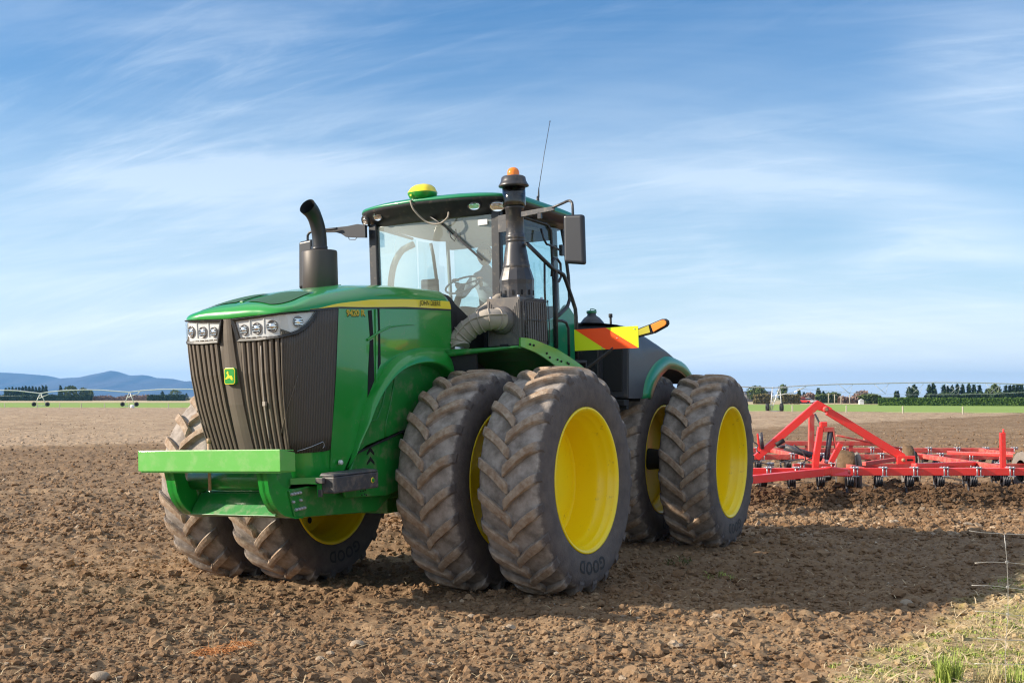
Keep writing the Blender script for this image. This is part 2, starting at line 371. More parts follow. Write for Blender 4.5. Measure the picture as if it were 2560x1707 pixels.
def relief(x, y):
    x1, y1 = rot2(x, y, .5); x2, y2 = rot2(x, y, 1.9); x3, y3 = rot2(x, y, 2.7)
    z = .05 * (vnoise(x1 * .5, y1 * .5, 1) - .5)
    z = z + .035 * (vnoise(x2 * 2.1, y2 * 2.1, 2) - .5)
    xf_, yf_ = rot2(x, y, -.16); z = z + .045 * (vnoise(xf_ * .12, yf_ * 1.9, 9) - .5)
    a = vnoise(x1 * 5, y1 * 5, 3); z = z + .050 * (a - .5) 
    b = vnoise(x2 * 11, y2 * 11, 4); z = z + .036 * (b - .5)
    c = vnoise(x3 * 23, y3 * 23, 5); z = z + .020 * (c - .5)
    d = vnoise(x1 * 47, y1 * 47, 6); z = z + .009 * (d - .5)
    return z
def verge(x, y):  # grassy field margin at the right
    return np.clip((x - (1.9 + (y - 8) * .667) + .7 * (vnoise(x * 1.3, y * 1.3, 51) - .5) + .25 * (vnoise(x * 5, y * 5, 52) - .5)) / .35, 0, 1)
def gz(x, y):
    x = np.asarray(x, float); y = np.asarray(y, float)
    z = base_z(x, y) + relief(x, y)
    # freshly broken soil heaped under the cultivator's front beam
    e = np.clip((x - 3.2) / .8, 0, 1)
    hp = np.exp(-((y - (IMY - .75 + .25 * (vnoise(x * 1.1, y * 0 + 3, 11) - .5))) / .42) ** 2) * (.17 + .20 * vnoise(x * 2.3, y * 2.3, 12))
    hp = hp + np.exp(-((y - IMY - .9) / 1.1) ** 2) * (.10 + .20 * vnoise(x * 3, y * 2, 13))
    z = z + hp * e
    z = base_z(x, y) + (z - base_z(x, y)) * (1 - .6 * verge(x, y)) + .03 * verge(x, y)
    # old seedbed lies a little higher than the worked soil
    z = z + .07 * np.clip((y - bnd(x) + .4 * (vnoise(x * .8, y * .8, 14) - .5)) / .25, 0, 1)
    return z

# ------------------------------------------------------------------ soil
def soil_mat(name='soil', clods=False, far=False):
    m = bpy.data.materials.new(name); m.use_nodes = True; t = m.node_tree; b = t.nodes['Principled BSDF']
    g = t.nodes.new('ShaderNodeNewGeometry').outputs['Position']
    def ns(s, d=8, r=.65):
        n = t.nodes.new('ShaderNodeTexNoise'); t.links.new(g, n.inputs['Vector']); n.inputs['Scale'].default_value = s; n.inputs['Detail'].default_value = d; n.inputs['Roughness'].default_value = r
        return n.outputs[0]
    def mth(op, a, c, cl=False):
        n = t.nodes.new('ShaderNodeMath'); n.operation = op; n.use_clamp = cl
        for i, v in enumerate((a, c)):
            if isinstance(v, (int, float)): n.inputs[i].default_value = v
            else: t.links.new(v, n.inputs[i])
        return n.outputs[0]
    def mix(f, a, c):
        n = t.nodes.new('ShaderNodeMix'); n.data_type = 'RGBA'; t.links.new(f, n.inputs[0])
        for i, v in ((6, a), (7, c)):
            if isinstance(v, tuple): n.inputs[i].default_value = (*v, 1)
            else: t.links.new(v, n.inputs[i])
        return n.outputs[2]
    def mr(x, a, c, d=0, e=1):
        n = t.nodes.new('ShaderNodeMapRange'); t.links.new(x, n.inputs[0])
        for i, v in enumerate((a, c, d, e)): n.inputs[i + 1].default_value = v
        return n.outputs[0]
    def streak(sc_, rot):
        mp = t.nodes.new('ShaderNodeMapping'); t.links.new(g, mp.inputs[0]); mp.inputs['Rotation'].default_value = (0, 0, R(rot)); mp.inputs['Scale'].default_value = sc_
        n = t.nodes.new('ShaderNodeTexNoise'); t.links.new(mp.outputs[0], n.inputs['Vector']); n.inputs['Scale'].default_value = 1.0; n.inputs['Detail'].default_value = 5
        return n.outputs[0]
    if clods:
        at = t.nodes.new('ShaderNodeAttribute'); at.attribute_name = 'tone'
        cr = t.nodes.new('ShaderNodeValToRGB'); t.links.new(at.outputs['Fac'], cr.inputs[0]); e = cr.color_ramp.elements
        e[0].position = 0; e[0].color = (.125, .072, .038, 1); e[1].position = 1; e[1].color = (.50, .42, .33, 1)
        for ps, c in ((.35, (.215, .130, .072)), (.7, (.30, .195, .115)), (.92, (.40, .285, .185))): k = e.new(ps); k.color = (*c, 1)
        c = mix(mr(ns(35), .3, .7, 0, .45), cr.outputs[0], (.16, .096, .054))
    else:
        c = mix(mr(ns(1.3), .35, .65), (.145, .090, .052), (.235, .152, .090))
        c = mix(mr(ns(26), .42, .72), c, (.36, .245, .145))
        c = mix(mr(ns(9), .30, .5, .55, 0), c, (.070, .042, .025))
    s = t.nodes.new('ShaderNodeSeparateXYZ'); t.links.new(g, s.inputs[0]); X, Y = s.outputs[0], s.outputs[1]
    f = mth('MAXIMUM', mth('MULTIPLY_ADD', X, .5), mth('MULTIPLY_ADD', X, 1.5))
    f.node.inputs[0]; ma, mb = [l.from_node for i in (0, 1) for l in f.node.inputs[i].links]
    ma.inputs[2].default_value = 53.5; mb.inputs[2].default_value = 49.5
    q = mth('SUBTRACT', mth('ADD', Y, mth('MULTIPLY', ns(.8), 1.2)), f)
    c = mix(mr(streak((.10, 1.1, 1), -8), .42, .62, 0, .40), c, (.14, .082, .046)); c = mix(mr(streak((.13, .8, 1), -20), .50, .68, 0, .40), c, (.36, .25, .155))
    beam_shade = mth('MULTIPLY', mr(mth('ABSOLUTE', mth('SUBTRACT', Y, 21.7), 0), 1.9, 1.2), mr(X, 3.0, 3.8)); c = mix(mth('MULTIPLY', beam_shade, .75), c, (.085, .050, .028))  # shadow of the cultivator painted as a darker band of soil
    if not far:
        vq = mth('ADD', mth('SUBTRACT', X, mth('MULTIPLY', mth('SUBTRACT', Y, 8), .667)), mth('ADD', mth('MULTIPLY', ns(1.6), .9), mth('MULTIPLY', ns(9), .5)))
        vg = mix(mr(ns(22, 10, .8), .35, .68), (.25, .175, .10), (.56, .43, .235)); vg = mix(mr(ns(2.4, 6, .6), .50, .62, 0, .75), vg, (.26, .27, .06))
        c = mix(mr(vq, 2.4, 2.9, 0, .92), c, vg)
    old = mr(q, .3, 1.6)
    lc = mix(mr(ns(1.1 if far else 6, 10, .75), .35, .70), (.235, .158, .10), (.54, .40, .27))
    lc = mix(mr(ns(.05, 4), .4, .7, 0, .35), lc, (.24, .17, .12))
    c = mix(old, c, lc)
    if far:
        c = mix(mth('MULTIPLY', mr(ns(2.6, 10, .8), .50, .78), .6), c, (.52, .41, .30))
    t.links.new(c, b.inputs['Base Color']); b.inputs['Roughness'].default_value = .95; b.inputs['Specular IOR Level'].default_value = .12
    bp = t.nodes.new('ShaderNodeBump'); bp.inputs['Strength'].default_value = .9 if far else .75
    bp.inputs['Distance'].default_value = .10 if far else .012
    t.links.new(ns(3.5 if far else 60, 10, .75), bp.inputs['Height']); t.links.new(bp.outputs[0], b.inputs['Normal'])
    return m
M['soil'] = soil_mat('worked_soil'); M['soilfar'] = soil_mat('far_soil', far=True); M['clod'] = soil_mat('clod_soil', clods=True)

def fan(ys, ncol, half, off=0):
    u = np.linspace(-1, 1, ncol); Y = np.repeat(ys[:, None], ncol, 1); X = u[None, :] * (half[:, None])
    return X, Y
def fan_mesh(name, X, Y, Z, m):
    a, b = X.shape; V = np.stack([X, Y, Z], -1).reshape(-1, 3); i = np.arange(a - 1)[:, None] * b + np.arange(b - 1)[None, :]
    F = np.stack([i, i + 1, i + b + 1, i + b], -1).reshape(-1, 4)
    return np_mesh(name, V, F, m)
# rows get sparser with distance
ys = [4.5]
while ys[-1] < 62: ys.append(ys[-1] + max(.012, .0028 * ys[-1] * (ys[-1] / 9) ** .6))
ys = np.array(ys); half = ys * .46 + 2.2
X, Y = fan(ys, 860, half)
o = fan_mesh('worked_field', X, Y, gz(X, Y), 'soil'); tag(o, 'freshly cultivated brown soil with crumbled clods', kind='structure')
print('soil rows', len(ys), X.size)
# the same soil continues sideways and behind the camera, coarser
MBg = MB()
o = np.array([[-400, -60, -.06], [400, -60, -.06], [400, 215, -.06], [-400, 215, -.06]])
gx = np.concatenate([np.linspace(-260, -40, 45), np.linspace(-38, 38, 77), np.linspace(40, 260, 45)]); gy = np.linspace(-60, 62, 123)
GX, GY = np.meshgrid(gx, gy); o = fan_mesh('outer_field', GX, GY, -.14 + .04 * (vnoise(GX, GY, 31) - .5), 'soil'); tag(o, 'ploughed soil beside the worked field', kind='structure')
# older seedbed beyond
def edge_y(x): return np.interp(x, [-400, -80, -11, 28, 58, 400], [204, 200, 190, 150, 131, 124])
ys2 = np.geomspace(56, 210, 260); u = np.linspace(-1, 1, 420); FX = u[None, :] * (ys2[:, None] * 1.3 + 20); tY = (ys2 - 56) / (210 - 56)
FY = 56 + tY[:, None] * (edge_y(FX) - 56)
SZ = gz(FX, FY) + .09 * (vnoise(FX * 1.7, FY * 1.7, 41) - .5) - .03 * (FY < 61); SZ[0] -= .35
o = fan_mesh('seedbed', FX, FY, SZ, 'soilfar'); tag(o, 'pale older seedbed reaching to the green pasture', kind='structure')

def simple_noise_mat(name, a, c, s, lo=.35, hi=.65, st=None, bump=None):
    m = mat(name, a, .9, noise=(s, 1., c), stretch=st, bump=bump, spec=.1); return m
M['pasture'] = simple_noise_mat('pasture_grass', (.20, .29, .065), (.27, .35, .10), .06, st=(1, .25, 1))
M['drygrass'] = simple_noise_mat('dry_verge_grass', (.42, .33, .19), (.52, .42, .26), .3)
M['plain'] = simple_noise_mat('far_plain', (.20, .20, .09), (.36, .30, .17), .01)
def strip(name, ya, yb, z, m, label, n=80, xr=420):
    b = MB(); xs = np.linspace(-xr, xr, n); b.grid([[(x, float(ya(x)), z) for x in xs], [(x, float(yb(x)), z) for x in xs]], flip=True)
    o = b.build(name, m); tag(o, label, kind='structure'); return o
strip('green_field', lambda x: edge_y(x) - 1, lambda x: np.interp(x, [-420, 0, 40, 420], [372, 360, 285, 270]), .03, 'pasture', 'bright green pasture across the view')
strip('grass_verge', lambda x: edge_y(x) - 1.5, lambda x: edge_y(x) + 1.6, .10, 'drygrass', 'strip of dry grass between soil and pasture')
strip('dry_paddock', lambda x: np.interp(x, [-420, 0, 40, 420], [371, 359, 284, 269]), lambda x: np.interp(x, [-420, 0, 40, 420], [640, 620, 520, 520]), .05, 'drygrass', 'dry straw coloured paddock before the trees')
b = MB(); n = 72; b.add([(0, 0, -.3)] + [(9000 * math.cos(2 * math.pi * k / n), 9000 * math.sin(2 * math.pi * k / n), -.3) for k in range(n)], [(0, 1 + k, 1 + (k + 1) % n) for k in range(n)])
tag(b.build('ground', 'plain'), 'flat farmland reaching to the horizon', kind='structure')

# clods: crumbled soil lumps, merged into one body that nobody could count
bm = bmesh.new(); bmesh.ops.create_icosphere(bm, subdivisions=2, radius=1); I2v = np.array([v.co[:] for v in bm.verts]); I2f = np.array([[v.index for v in f.verts] for f in bm.faces]); bm.free()
bm = bmesh.new(); bmesh.ops.create_icosphere(bm, subdivisions=1, radius=1); I1v = np.array([v.co[:] for v in bm.verts]); I1f = np.array([[v.index for v in f.verts] for f in bm.faces]); bm.free()
def clods(name, n, y0, y1, V0, F0, smin, smed, pale=.04, xs=None, power=1.5, label=None, sig=.5, tm=.42):
    t = rng.random(n); e = 1 - power; y = (y0 ** e + t * (y1 ** e - y0 ** e)) ** (1 / e)
    x = (rng.random(n) * 2 - 1) * (y * .45 + 1.6) if xs is None else rng.uniform(xs[0], xs[1], n)
    s = np.maximum(smin, smed * np.exp(rng.normal(0, sig, n))); s = np.minimum(s, smed * 3.2)
    nv = len(V0); jit = 1 + .46 * (rng.random((n, nv)) - .5) * 1.6
    P = V0[None] * jit[..., None] * s[:, None, None] * np.stack([rng.uniform(.8, 1.35, n), rng.uniform(.8, 1.35, n), rng.uniform(.55, .95, n)], -1)[:, None, :]
    a = rng.uniform(0, 6.283, n); ca, sa = np.cos(a)[:, None], np.sin(a)[:, None]
    Q = np.stack([P[..., 0] * ca - P[..., 1] * sa, P[..., 0] * sa + P[..., 1] * ca, P[..., 2]], -1)
    kp = (verge(x, y) < .5) | (rng.random(n) < .12); s = np.where(kp, s, 0)
    Q = Q * kp[:, None, None]
    z = gz(x, y) + s * rng.uniform(-.15, .45, n) - np.where(kp, 0, 1.)
    Q += np.stack([x, y, z], -1)[:, None, :]
    F = (F0[None] + (np.arange(n) * nv)[:, None, None]).reshape(-1, 3)
    tone = np.clip(rng.normal(tm, .17, n), 0, .8); tone = np.where(rng.random(n) < pale, rng.uniform(.88, 1, n), tone)
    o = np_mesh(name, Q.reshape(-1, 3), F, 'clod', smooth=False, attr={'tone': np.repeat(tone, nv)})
    tag(o, label, kind='stuff'); return o
clods('soil_crumbs', 70000, 6.0, 19, I1v, I1f, .005, .0105, .02, label='small crumbs of soil covering the near field', power=2.2)
clods('soil_clods', 12000, 6.0, 22, I2v, I2f, .012, .019, .022, label='larger lumps of soil scattered over the near field', power=2.0)
clods('distant_clods', 36000, 16, 120, I1v, I1f, .012, .021, .08, label='lumps of soil scattered over the middle field', power=1.9)
clods('cultivator_clods', 13000, 16.6, 20.6, I2v, I2f, .012, .021, .12, xs=(3.4, 12), label='pale broken clods in front of the red cultivator', power=1.01)
clods('heaped_soil', 8000, 20.4, 23.4, I2v, I2f, .012, .022, .01, tm=.15, xs=(3.4, 12), label='soil heaped by the cultivator tines, implement shadow painted into its dark tone', power=1.01)  # low tone puts the shade under the beam into the clod colour

# straw and stalks lying on the soil
def straw(name, n, y0, y1, xf, ln, m, label, up=.15, wd=.0022, bow=0):
    b = MB()
    for i in range(n):
        y = (1 / (1 / y0 + random.random() * (1 / y1 - 1 / y0))); x = xf(y); z = float(gz(x, y)) + .015 + random.random() * .02; a = random.uniform(0, 6.28); l = ln * random.uniform(.4, 1.5)
        d = Vector((math.cos(a), math.sin(a), random.uniform(-.05, up * 2))).normalized() * l; p = Vector((x, y, z)); s = d.cross(Vector((0, 0, 1))).normalized() * wd * random.uniform(.7, 1.8)
        k = p + d * .5 + Vector((random.uniform(-1, 1), random.uniform(-1, 1), .8)) * l * .08
        b.add([p - s, p + s, k + s, k - s, p + d + s * .5, p + d - s * .5], [(0, 1, 2, 3), (3, 2, 4, 5)])
    o = b.build(name, m); tag(o, label, kind='stuff'); return o
M['straw'] = mat('pale_straw', (.62, .50, .32), .8, noise=(9, 1, (.50, .36, .20)), spec=.2)
straw('straw', 2600, 6.2, 22, lambda y: random.uniform(-1, 1) * (y * .43 + .5), .10, 'straw', 'pale bits of straw lying over the soil', wd=.0018)
# ------------------------------------------------------------------ tractor
trac = empty('tractor', T_LOC, None, T_ROT)
tag(trac, 'big green articulated tractor on eight muddy tyres with yellow rims', 'tractor')
def P_(name, b, m, bevel=0, parent=None, **k): return b.build(name, m, parent or trac, bevel=bevel, **k)
def rear(b): b.v = [tuple(RM @ Vector(p)) for p in b.v]; return b
def crs(pts, n):        # Catmull-Rom through points, n samples
    P = np.array(pts, float); d = np.r_[0, np.cumsum(np.linalg.norm(np.diff(P, axis=0), axis=1))]; m = len(P)
    T = np.zeros_like(P); T[1:-1] = (P[2:] - P[:-2]) / (d[2:] - d[:-2])[:, None]; T[0] = (P[1] - P[0]) / (d[1] - d[0]); T[-1] = (P[-1] - P[-2]) / (d[-1] - d[-2])
    u = np.linspace(0, d[-1], n); i = np.clip(np.searchsorted(d, u, side='right') - 1, 0, m - 2); h = (d[i + 1] - d[i]); t = (u - d[i]) / h
    t2, t3 = t * t, t ** 3; h = h[:, None]; t, t2, t3 = t[:, None], t2[:, None], t3[:, None]
    return (2 * t3 - 3 * t2 + 1) * P[i] + (t3 - 2 * t2 + t) * h * T[i] + (-2 * t3 + 3 * t2) * P[i + 1] + (t3 - t2) * h * T[i + 1]

# ---- wheels
RB = [(.640, -.272), (.662, -.292), (.70, -.306), (.76, -.315), (.82, -.316), (.87, -.310), (.915, -.298), (.940, -.280), (.957, -.245), (.966, -.18), (.971, -.09), (.973, 0)]
CARC = RB + [(r, -h) for r, h in RB[-2::-1]]
def tyre_geo():
    b = MB(); b.lathe(CARC, 96, 'y')
    NL = 22; rt_h = [0, .15, .22, .26, .285, .300, .310]; rt_r = [1.032, 1.030, 1.022, 1.003, .977, .950, .910]
    rb_h = [0, .18, .245, .28, .30, .316]; rb_r = [.970, .962, .950, .930, .905, .86]
    for side in (1, -1):
        for k in range(NL):
            f0 = 2 * math.pi * (k + (.5 if side > 0 else 0)) / NL + random.uniform(-.006, .006)
            secs = []
            for s in (0, .04, .14, .27, .4, .53, .66, .78, .88, .95, 1.0, 1.03):
                h = -.028 + .334 * s; h = min(h, .308)
                ph = f0 + .255 * (1.28 * s - .30 * s * s)
                wb = .110 * (1 - .12 * s); wt = .086 * (1 - .06 * s)
                rt = float(np.interp(abs(h), rt_h, rt_r)); rb = float(np.interp(abs(h), rb_h, rb_r)) - .012
                if s < .02: rt -= .022; wt *= .82
                if s > 1.01: rt = .880; h = .300
                wob = 1 + .10 * math.sin(7 * k + 9 * s)
                row = []
                for o, r in ((-.5 * wb, rb), (-.56 * wt * wob, rt - .016), (-.45 * wt * wob, rt - .001), (0, rt + .001), (.45 * wt, rt - .001), (.56 * wt, rt - .016), (.5 * wb, rb)):
                    a = ph + o / 1.0; row.append((r * math.cos(a), h * side, r * math.sin(a)))
                secs.append(row)
            b.grid(secs, 0, False, flip=(side > 0))
            n = len(b.v) - 7; o = len(b.v) - 7 * 12; b.add([b.v[o + i] for i in range(7)], [tuple(range(7)) if side < 0 else tuple(reversed(range(7)))], 0, False)
            b.add([b.v[n + i] for i in range(7)], [tuple(reversed(range(7))) if side < 0 else tuple(range(7))], 0, False)
    def ring_text(txt, size, rmid, ang, mi):
        vs, fs = text_geo(txt, size, .0, .004, 1.15); xs = [v.x for v in vs]; cx = (min(xs) + max(xs)) / 2
        ph, pr = [p[1] for p in RB[:6]], [p[0] for p in RB[:6]]
        q = []
        for v in vs:
            r = rmid + (v.y - size * .35); a = ang + (v.x - cx) / rmid; h = float(np.interp(r, pr, [-x for x in ph])) + .004
            q.append((r * math.cos(a), h, r * math.sin(a)))
        b.add(q, fs, mi)
    ring_text('GOOD', .155, .775, R(-88), 1)
    return b
M['tyretext'] = mat('moulded_tyre_lettering', (.022, .020, .020), .7)
tyre_b = tyre_geo()
RIM = [(.636, .262), (.652, .278), (.655, .288), (.648, .296), (.634, .292), (.618, .280), (.612, .262), (.608, .235), (.594, .218), (.588, .20), (.585, .15), (.570, .128), (.563, .10), (.560, .06), (.557, -.10), (.557, -.16), (.580, -.17), (.60, -.20), (.612, -.262), (.634, -.292), (.655, -.29), (.636, -.262)]
rim_b = MB(); rim_b.lathe(RIM, 72, 'y')
rim_h = MB()
rim_b.lathe([(.557, -.110), (.53, -.125), (.50, -.120), (.40, -.105), (.30, -.10), (.0, -.10)], 72, 'y')
for k in range(10):
    a = 2 * math.pi * k / 10; rim_h.lathe([(0, .03), (.018, .03), (.018, .0)], 6, 'y', (.25 * math.cos(a), -.10, .25 * math.sin(a)), 1, False)
    a += .3; rim_h.lathe([(.034, .004), (.0, .004)], 12, 'y', (.40 * math.cos(a), -.102, .44 * math.sin(a)), 2, False)
rim_in = MB()
for q_ in (rim_b, rim_h): rim_in.add(q_.v, q_.f); rim_in.m[-len(q_.m):] = q_.m; rim_in.sm[-len(q_.m):] = q_.sm
def place(o, y, x, side, isrear, spin):
    m = Matrix.Translation((x, y, WR)) @ Matrix.Rotation(spin, 4, 'Y')
    o.matrix_local = (RM @ m) if isrear else m
tyre_me = rim_me = None
labels = {}
spins = [0, .11, .05, .19, .08, .23, .02, .15]
k = 0
for isrear in (False, True):
    for side in (1, -1):
        for outer in (True, False):
            wl = empty('wheel', (0, 0, 0), trac)
            place(wl, side * (YO if outer else YI), -WB if isrear else 0, side, isrear, spins[k]); k += 1
            if tyre_me is None:
                t = tyre_b.build('tyre', ['tyre', 'tyretext'], wl); r = rim_b.build('rim', ['yellow', 'bolt', 'hole'], wl); tyre_me, rim_me = t.data, r.data; q_ = rim_in.build('rim', ['yellow', 'bolt', 'hole']); rim2 = q_.data; bpy.data.objects.remove(q_)
            else:
                t = bpy.data.objects.new('tyre', tyre_me); r = bpy.data.objects.new('rim', rim_me if outer else rim2); COL.objects.link(t); COL.objects.link(r); t.parent = wl; r.parent = wl
            if (side > 0) != outer: r.rotation_euler = (0, 0, math.pi)

# ---- chassis
def xz(poly, y, th, mi=0, b=None):
    b = b or MB(); return b.prism([(x, y, z) for x, z in poly], (0, th, 0), mi)
b = MB()
for s in (1, -1):
    xz([(2.20, 1.10), (2.13, .87), (1.0, .81), (.78, .92), (.60, 1.15), (.60, 1.40), (1.42, 1.30), (1.50, 1.12)], s * .52 - (.05 if s > 0 else 0), .05, 0, b)
b.box((.55, -.47, .90), (2.1, .47, 1.02)); b.box((1.95, -.47, .875), (2.10, .47, 1.08))
b.box((-1.7, -.36, .75), (.6, .36, 1.5)); b.box((.3, -.5, 1.5), (1.6, .5, 1.9))
P_('front_frame', b, 'green_d', .012)
b = MB(); b.box((-3.9, -.42, .7), (-2.2, .42, 1.5)); b.box((-5.2, -.36, .55), (-3.7, .36, 1.5)); rear(b); P_('rear_frame', b, 'green_d', .02)
b = MB(); b.lathe([(.30, -.25), (.30, .25)], 24, 'z', (-1.95, 0, 1.05), caps=True); b.box((-2.3, -.25, .8), (-1.6, .25, 1.35)); P_('articulation_joint', b, 'dark', .02)
for rr in (False, True):
    b = MB(); x = -WB if rr else 0
    b.tube([(x, -1.62, WR), (x, -1.2, WR), (x, -.5, WR), (x, 0, WR), (x, .5, WR), (x, 1.2, WR), (x, 1.62, WR)], [.12, .12, .19, .27, .19, .12, .12], 20)
    if rr: rear(b)
    P_('axle', b, 'dark')
for sy in (1, -1):   # bolts of the bracket on the frame rail
    if sy > 0:
        for i, (x, z) in enumerate([(2.20, 1.063), (2.165, 1.065), (2.13, 1.066), (2.095, 1.068), (2.185, 1.000), (2.09, 1.006), (2.15, .935), (2.115, .937), (2.08, .939), (2.045, .941)]):
            b = MB(); b.lathe([(0, .026), (.008, .024), (.0135, .012), (.0135, 0)], 12, 'y', (x - .03, .52, z)); P_('bolt', b, 'bolt')
# ---- front bracket
b = MB()
b.box((2.552, -.748, 1.274), (2.572, .748, 1.442)); b.hexa([(2.40, -.748, 1.425), (2.572, -.748, 1.436), (2.572, .748, 1.436), (2.40, .748, 1.425), (2.40, -.748, 1.433), (2.572, -.748, 1.446), (2.572, .748, 1.446), (2.40, .748, 1.433)])
for s in (1, -1): b.hexa([(2.39, s * .748 - .012, 1.262), (2.57, s * .748 - .012, 1.276), (2.57, s * .748 + .002, 1.276), (2.39, s * .748 + .002, 1.262), (2.39, s * .748 - .012, 1.412), (2.57, s * .748 - .012, 1.444), (2.57, s * .748 + .002, 1.444), (2.39, s * .748 + .002, 1.412)])
b.box((2.40, -.74, 1.262), (2.56, .74, 1.274))
P_('weight_plate', b, 'green_lit', .004)
armp = [(2.50, 1.262), (2.478, 1.19), (2.46, 1.10), (2.42, 1.02), (2.36, .95), (2.28, .90), (2.15, .865), (2.05, .862), (2.05, 1.10), (2.16, 1.108), (2.22, 1.12), (2.28, 1.155), (2.315, 1.20), (2.33, 1.262)]
for s in (1, -1):
    b = MB(); xz(armp, s * .49 - .012, .024, 0, b)
    fr = armp[:8]; b.grid([[(x, s * .49 - .05, z) for x, z in fr], [(x, s * .49 + .05, z) for x, z in fr]]); b.grid([[(x - .015, s * .49 - .05, z + .01) for x, z in fr], [(x - .015, s * .49 + .05, z + .01) for x, z in fr]], flip=True)
    b.grid([[(x, s * .49 + e * .05, z) for x, z in fr] if q == 0 else [(x - .015, s * .49 + e * .05, z + .01) for x, z in fr] for e in (1,) for q in (0, 1)])
    P_('bracket_arm', b, 'green', 0)
b = MB(); b.tube([(2.20, -.48, 1.19), (2.20, .48, 1.19)], .095, 28); P_('cross_tube', b, 'green_d')
b = MB(); b.hexa([(2.16, -.46, .87), (2.30, -.46, .90), (2.30, .46, .90), (2.16, .46, .87), (2.10, -.46, 1.06), (2.16, -.46, 1.07), (2.16, .46, 1.07), (2.10, .46, 1.06)]); P_('cross_beam', b, 'green_d', .006)
b = MB(); b.tube([(2.33, -.20, 1.10), (2.33, -.20, 1.515)], .014, 12); b.tube([(2.33, -.20, 1.49), (2.33, -.20, 1.53)], .017, 8); P_('hitch_pin', b, 'rust')
# ---- tool box
b = MB(); b.box((1.36, .66, 1.055), (1.98, .81, 1.19)); b.hexa([(1.355, .655, 1.193), (1.985, .655, 1.193), (1.985, .815, 1.193), (1.355, .815, 1.193), (1.37, .67, 1.222), (1.97, .67, 1.222), (1.975, .80, 1.212), (1.365, .80, 1.212)])
tbx = P_('tool_box', b, 'boxgrey', .012)
b = MB(); b.lathe([(0, .816), (.022, .816), (.024, .812)], 20, 'y', (1.45, 0, 1.125)); P_('emblem', b, 'stripe', parent=tbx)
b = MB(); b.lathe([(0, .8175), (.019, .8175)], 20, 'y', (1.45, 0, 1.125)); P_('emblem_face', b, 'green', parent=tbx)
b = MB(); b.bar((2.15, .50, 1.165), (1.99, .70, 1.165), .012, .05); b.box((1.55, .5, 1.13), (1.95, .66, 1.17)); b.box((1.985, .65, 1.03), (2.0, .69, 1.15)); P_('box_mount', b, 'green')
b = MB(); b.box((1.99, .64, 1.14), (2.03, .73, 1.185)); b.box((1.988, .66, 1.03), (2.004, .70, 1.09)); P_('mount_clamp', b, 'boxgrey', .004)

# ---- bonnet (hood)
plan = np.array([(2.30, 0), (2.297, .1), (2.29, .2), (2.282, .3), (2.276, .4), (2.250, .49), (2.19, .552), (2.08, .590), (1.90, .607), (1.74, .612), (1.60, .614)])
arc = np.r_[0, np.cumsum(np.linalg.norm(np.diff(plan, axis=0), axis=1))]; AMAX = arc[-1]
def nose(a, z, off=0.0):
    s = 1 if a >= 0 else -1; aa = min(abs(a), AMAX)
    def pt(q):
        q = max(0, min(q, AMAX)); x = float(np.interp(q, arc, plan[:, 0])); y = float(np.interp(q, arc, plan[:, 1]))
        ky = float(np.interp(z, [1.05, 1.38, 1.75, 2.05, 2.6], [.865, .90, .945, .975, 1])); dx = float(np.interp(z, [1.05, 1.38, 1.6, 1.8, 2.05, 2.35, 2.6], [.30, .215, .145, .09, .042, .010, 0]))
        wf = (x - 1.6) / .7; return Vector((x - dx * max(wf, 0) ** .8, y * ky, z))
    p = pt(aa); t = pt(aa + .01) - pt(aa - .01); n = Vector((t.y, -t.x, 0)).normalized()
    if aa < .005: n = Vector((1, 0, 0))
    p = p + n * off; return Vector((p.x, p.y * s, p.z))
def zlip(a): return float(np.interp(abs(a), [0, .4, .62, .86, AMAX], [2.505, 2.52, 2.538, 2.556, 2.586]))
n_side = 12
Lp = [(x, .614, float(np.interp(x, [-.2, 1.6], [2.648, 2.586]))) for x in np.linspace(-.2, 1.6, n_side)[:-1]] + [tuple(nose(a, zlip(a))) for a in (AMAX, arc[9], arc[8], arc[7], arc[6], arc[5], arc[4], arc[3], arc[2], 0)]
xs_ = np.linspace(-.2, 1.6, n_side)[:-1]
Cp = [(x, float(np.interp(x, [-.2, 1.6], [.50, .512])), float(np.interp(x, [-.2, .5, 1.1, 1.6], [2.832, 2.832, 2.797, 2.722]))) for x in xs_] + [(1.6, .512, 2.722), (1.76, .52, 2.692), (1.90, .530, 2.655), (2.02, .530, 2.620), (2.12, .505, 2.597), (2.185, .45, 2.590), (2.222, .36, 2.596), (2.236, .27, 2.602), (2.243, .18, 2.606), (2.250, 0, 2.608)]
Sp = [(x, 0, float(np.interp(x, [-.2, 0, .5, 1.0, 1.4, 1.6], [2.885, 2.888, 2.876, 2.845, 2.79, 2.757]))) for x in xs_] + [(1.6, 0, 2.757), (1.74, 0, 2.733), (1.86, 0, 2.708), (1.96, 0, 2.686), (2.04, 0, 2.668), (2.10, 0, 2.654), (2.14, 0, 2.643), (2.165, 0, 2.636), (2.185, 0, 2.630), (2.20, 0, 2.625)]
Ls, Cs, Ss = (crs(q, 60) for q in (Lp, Cp, Sp))
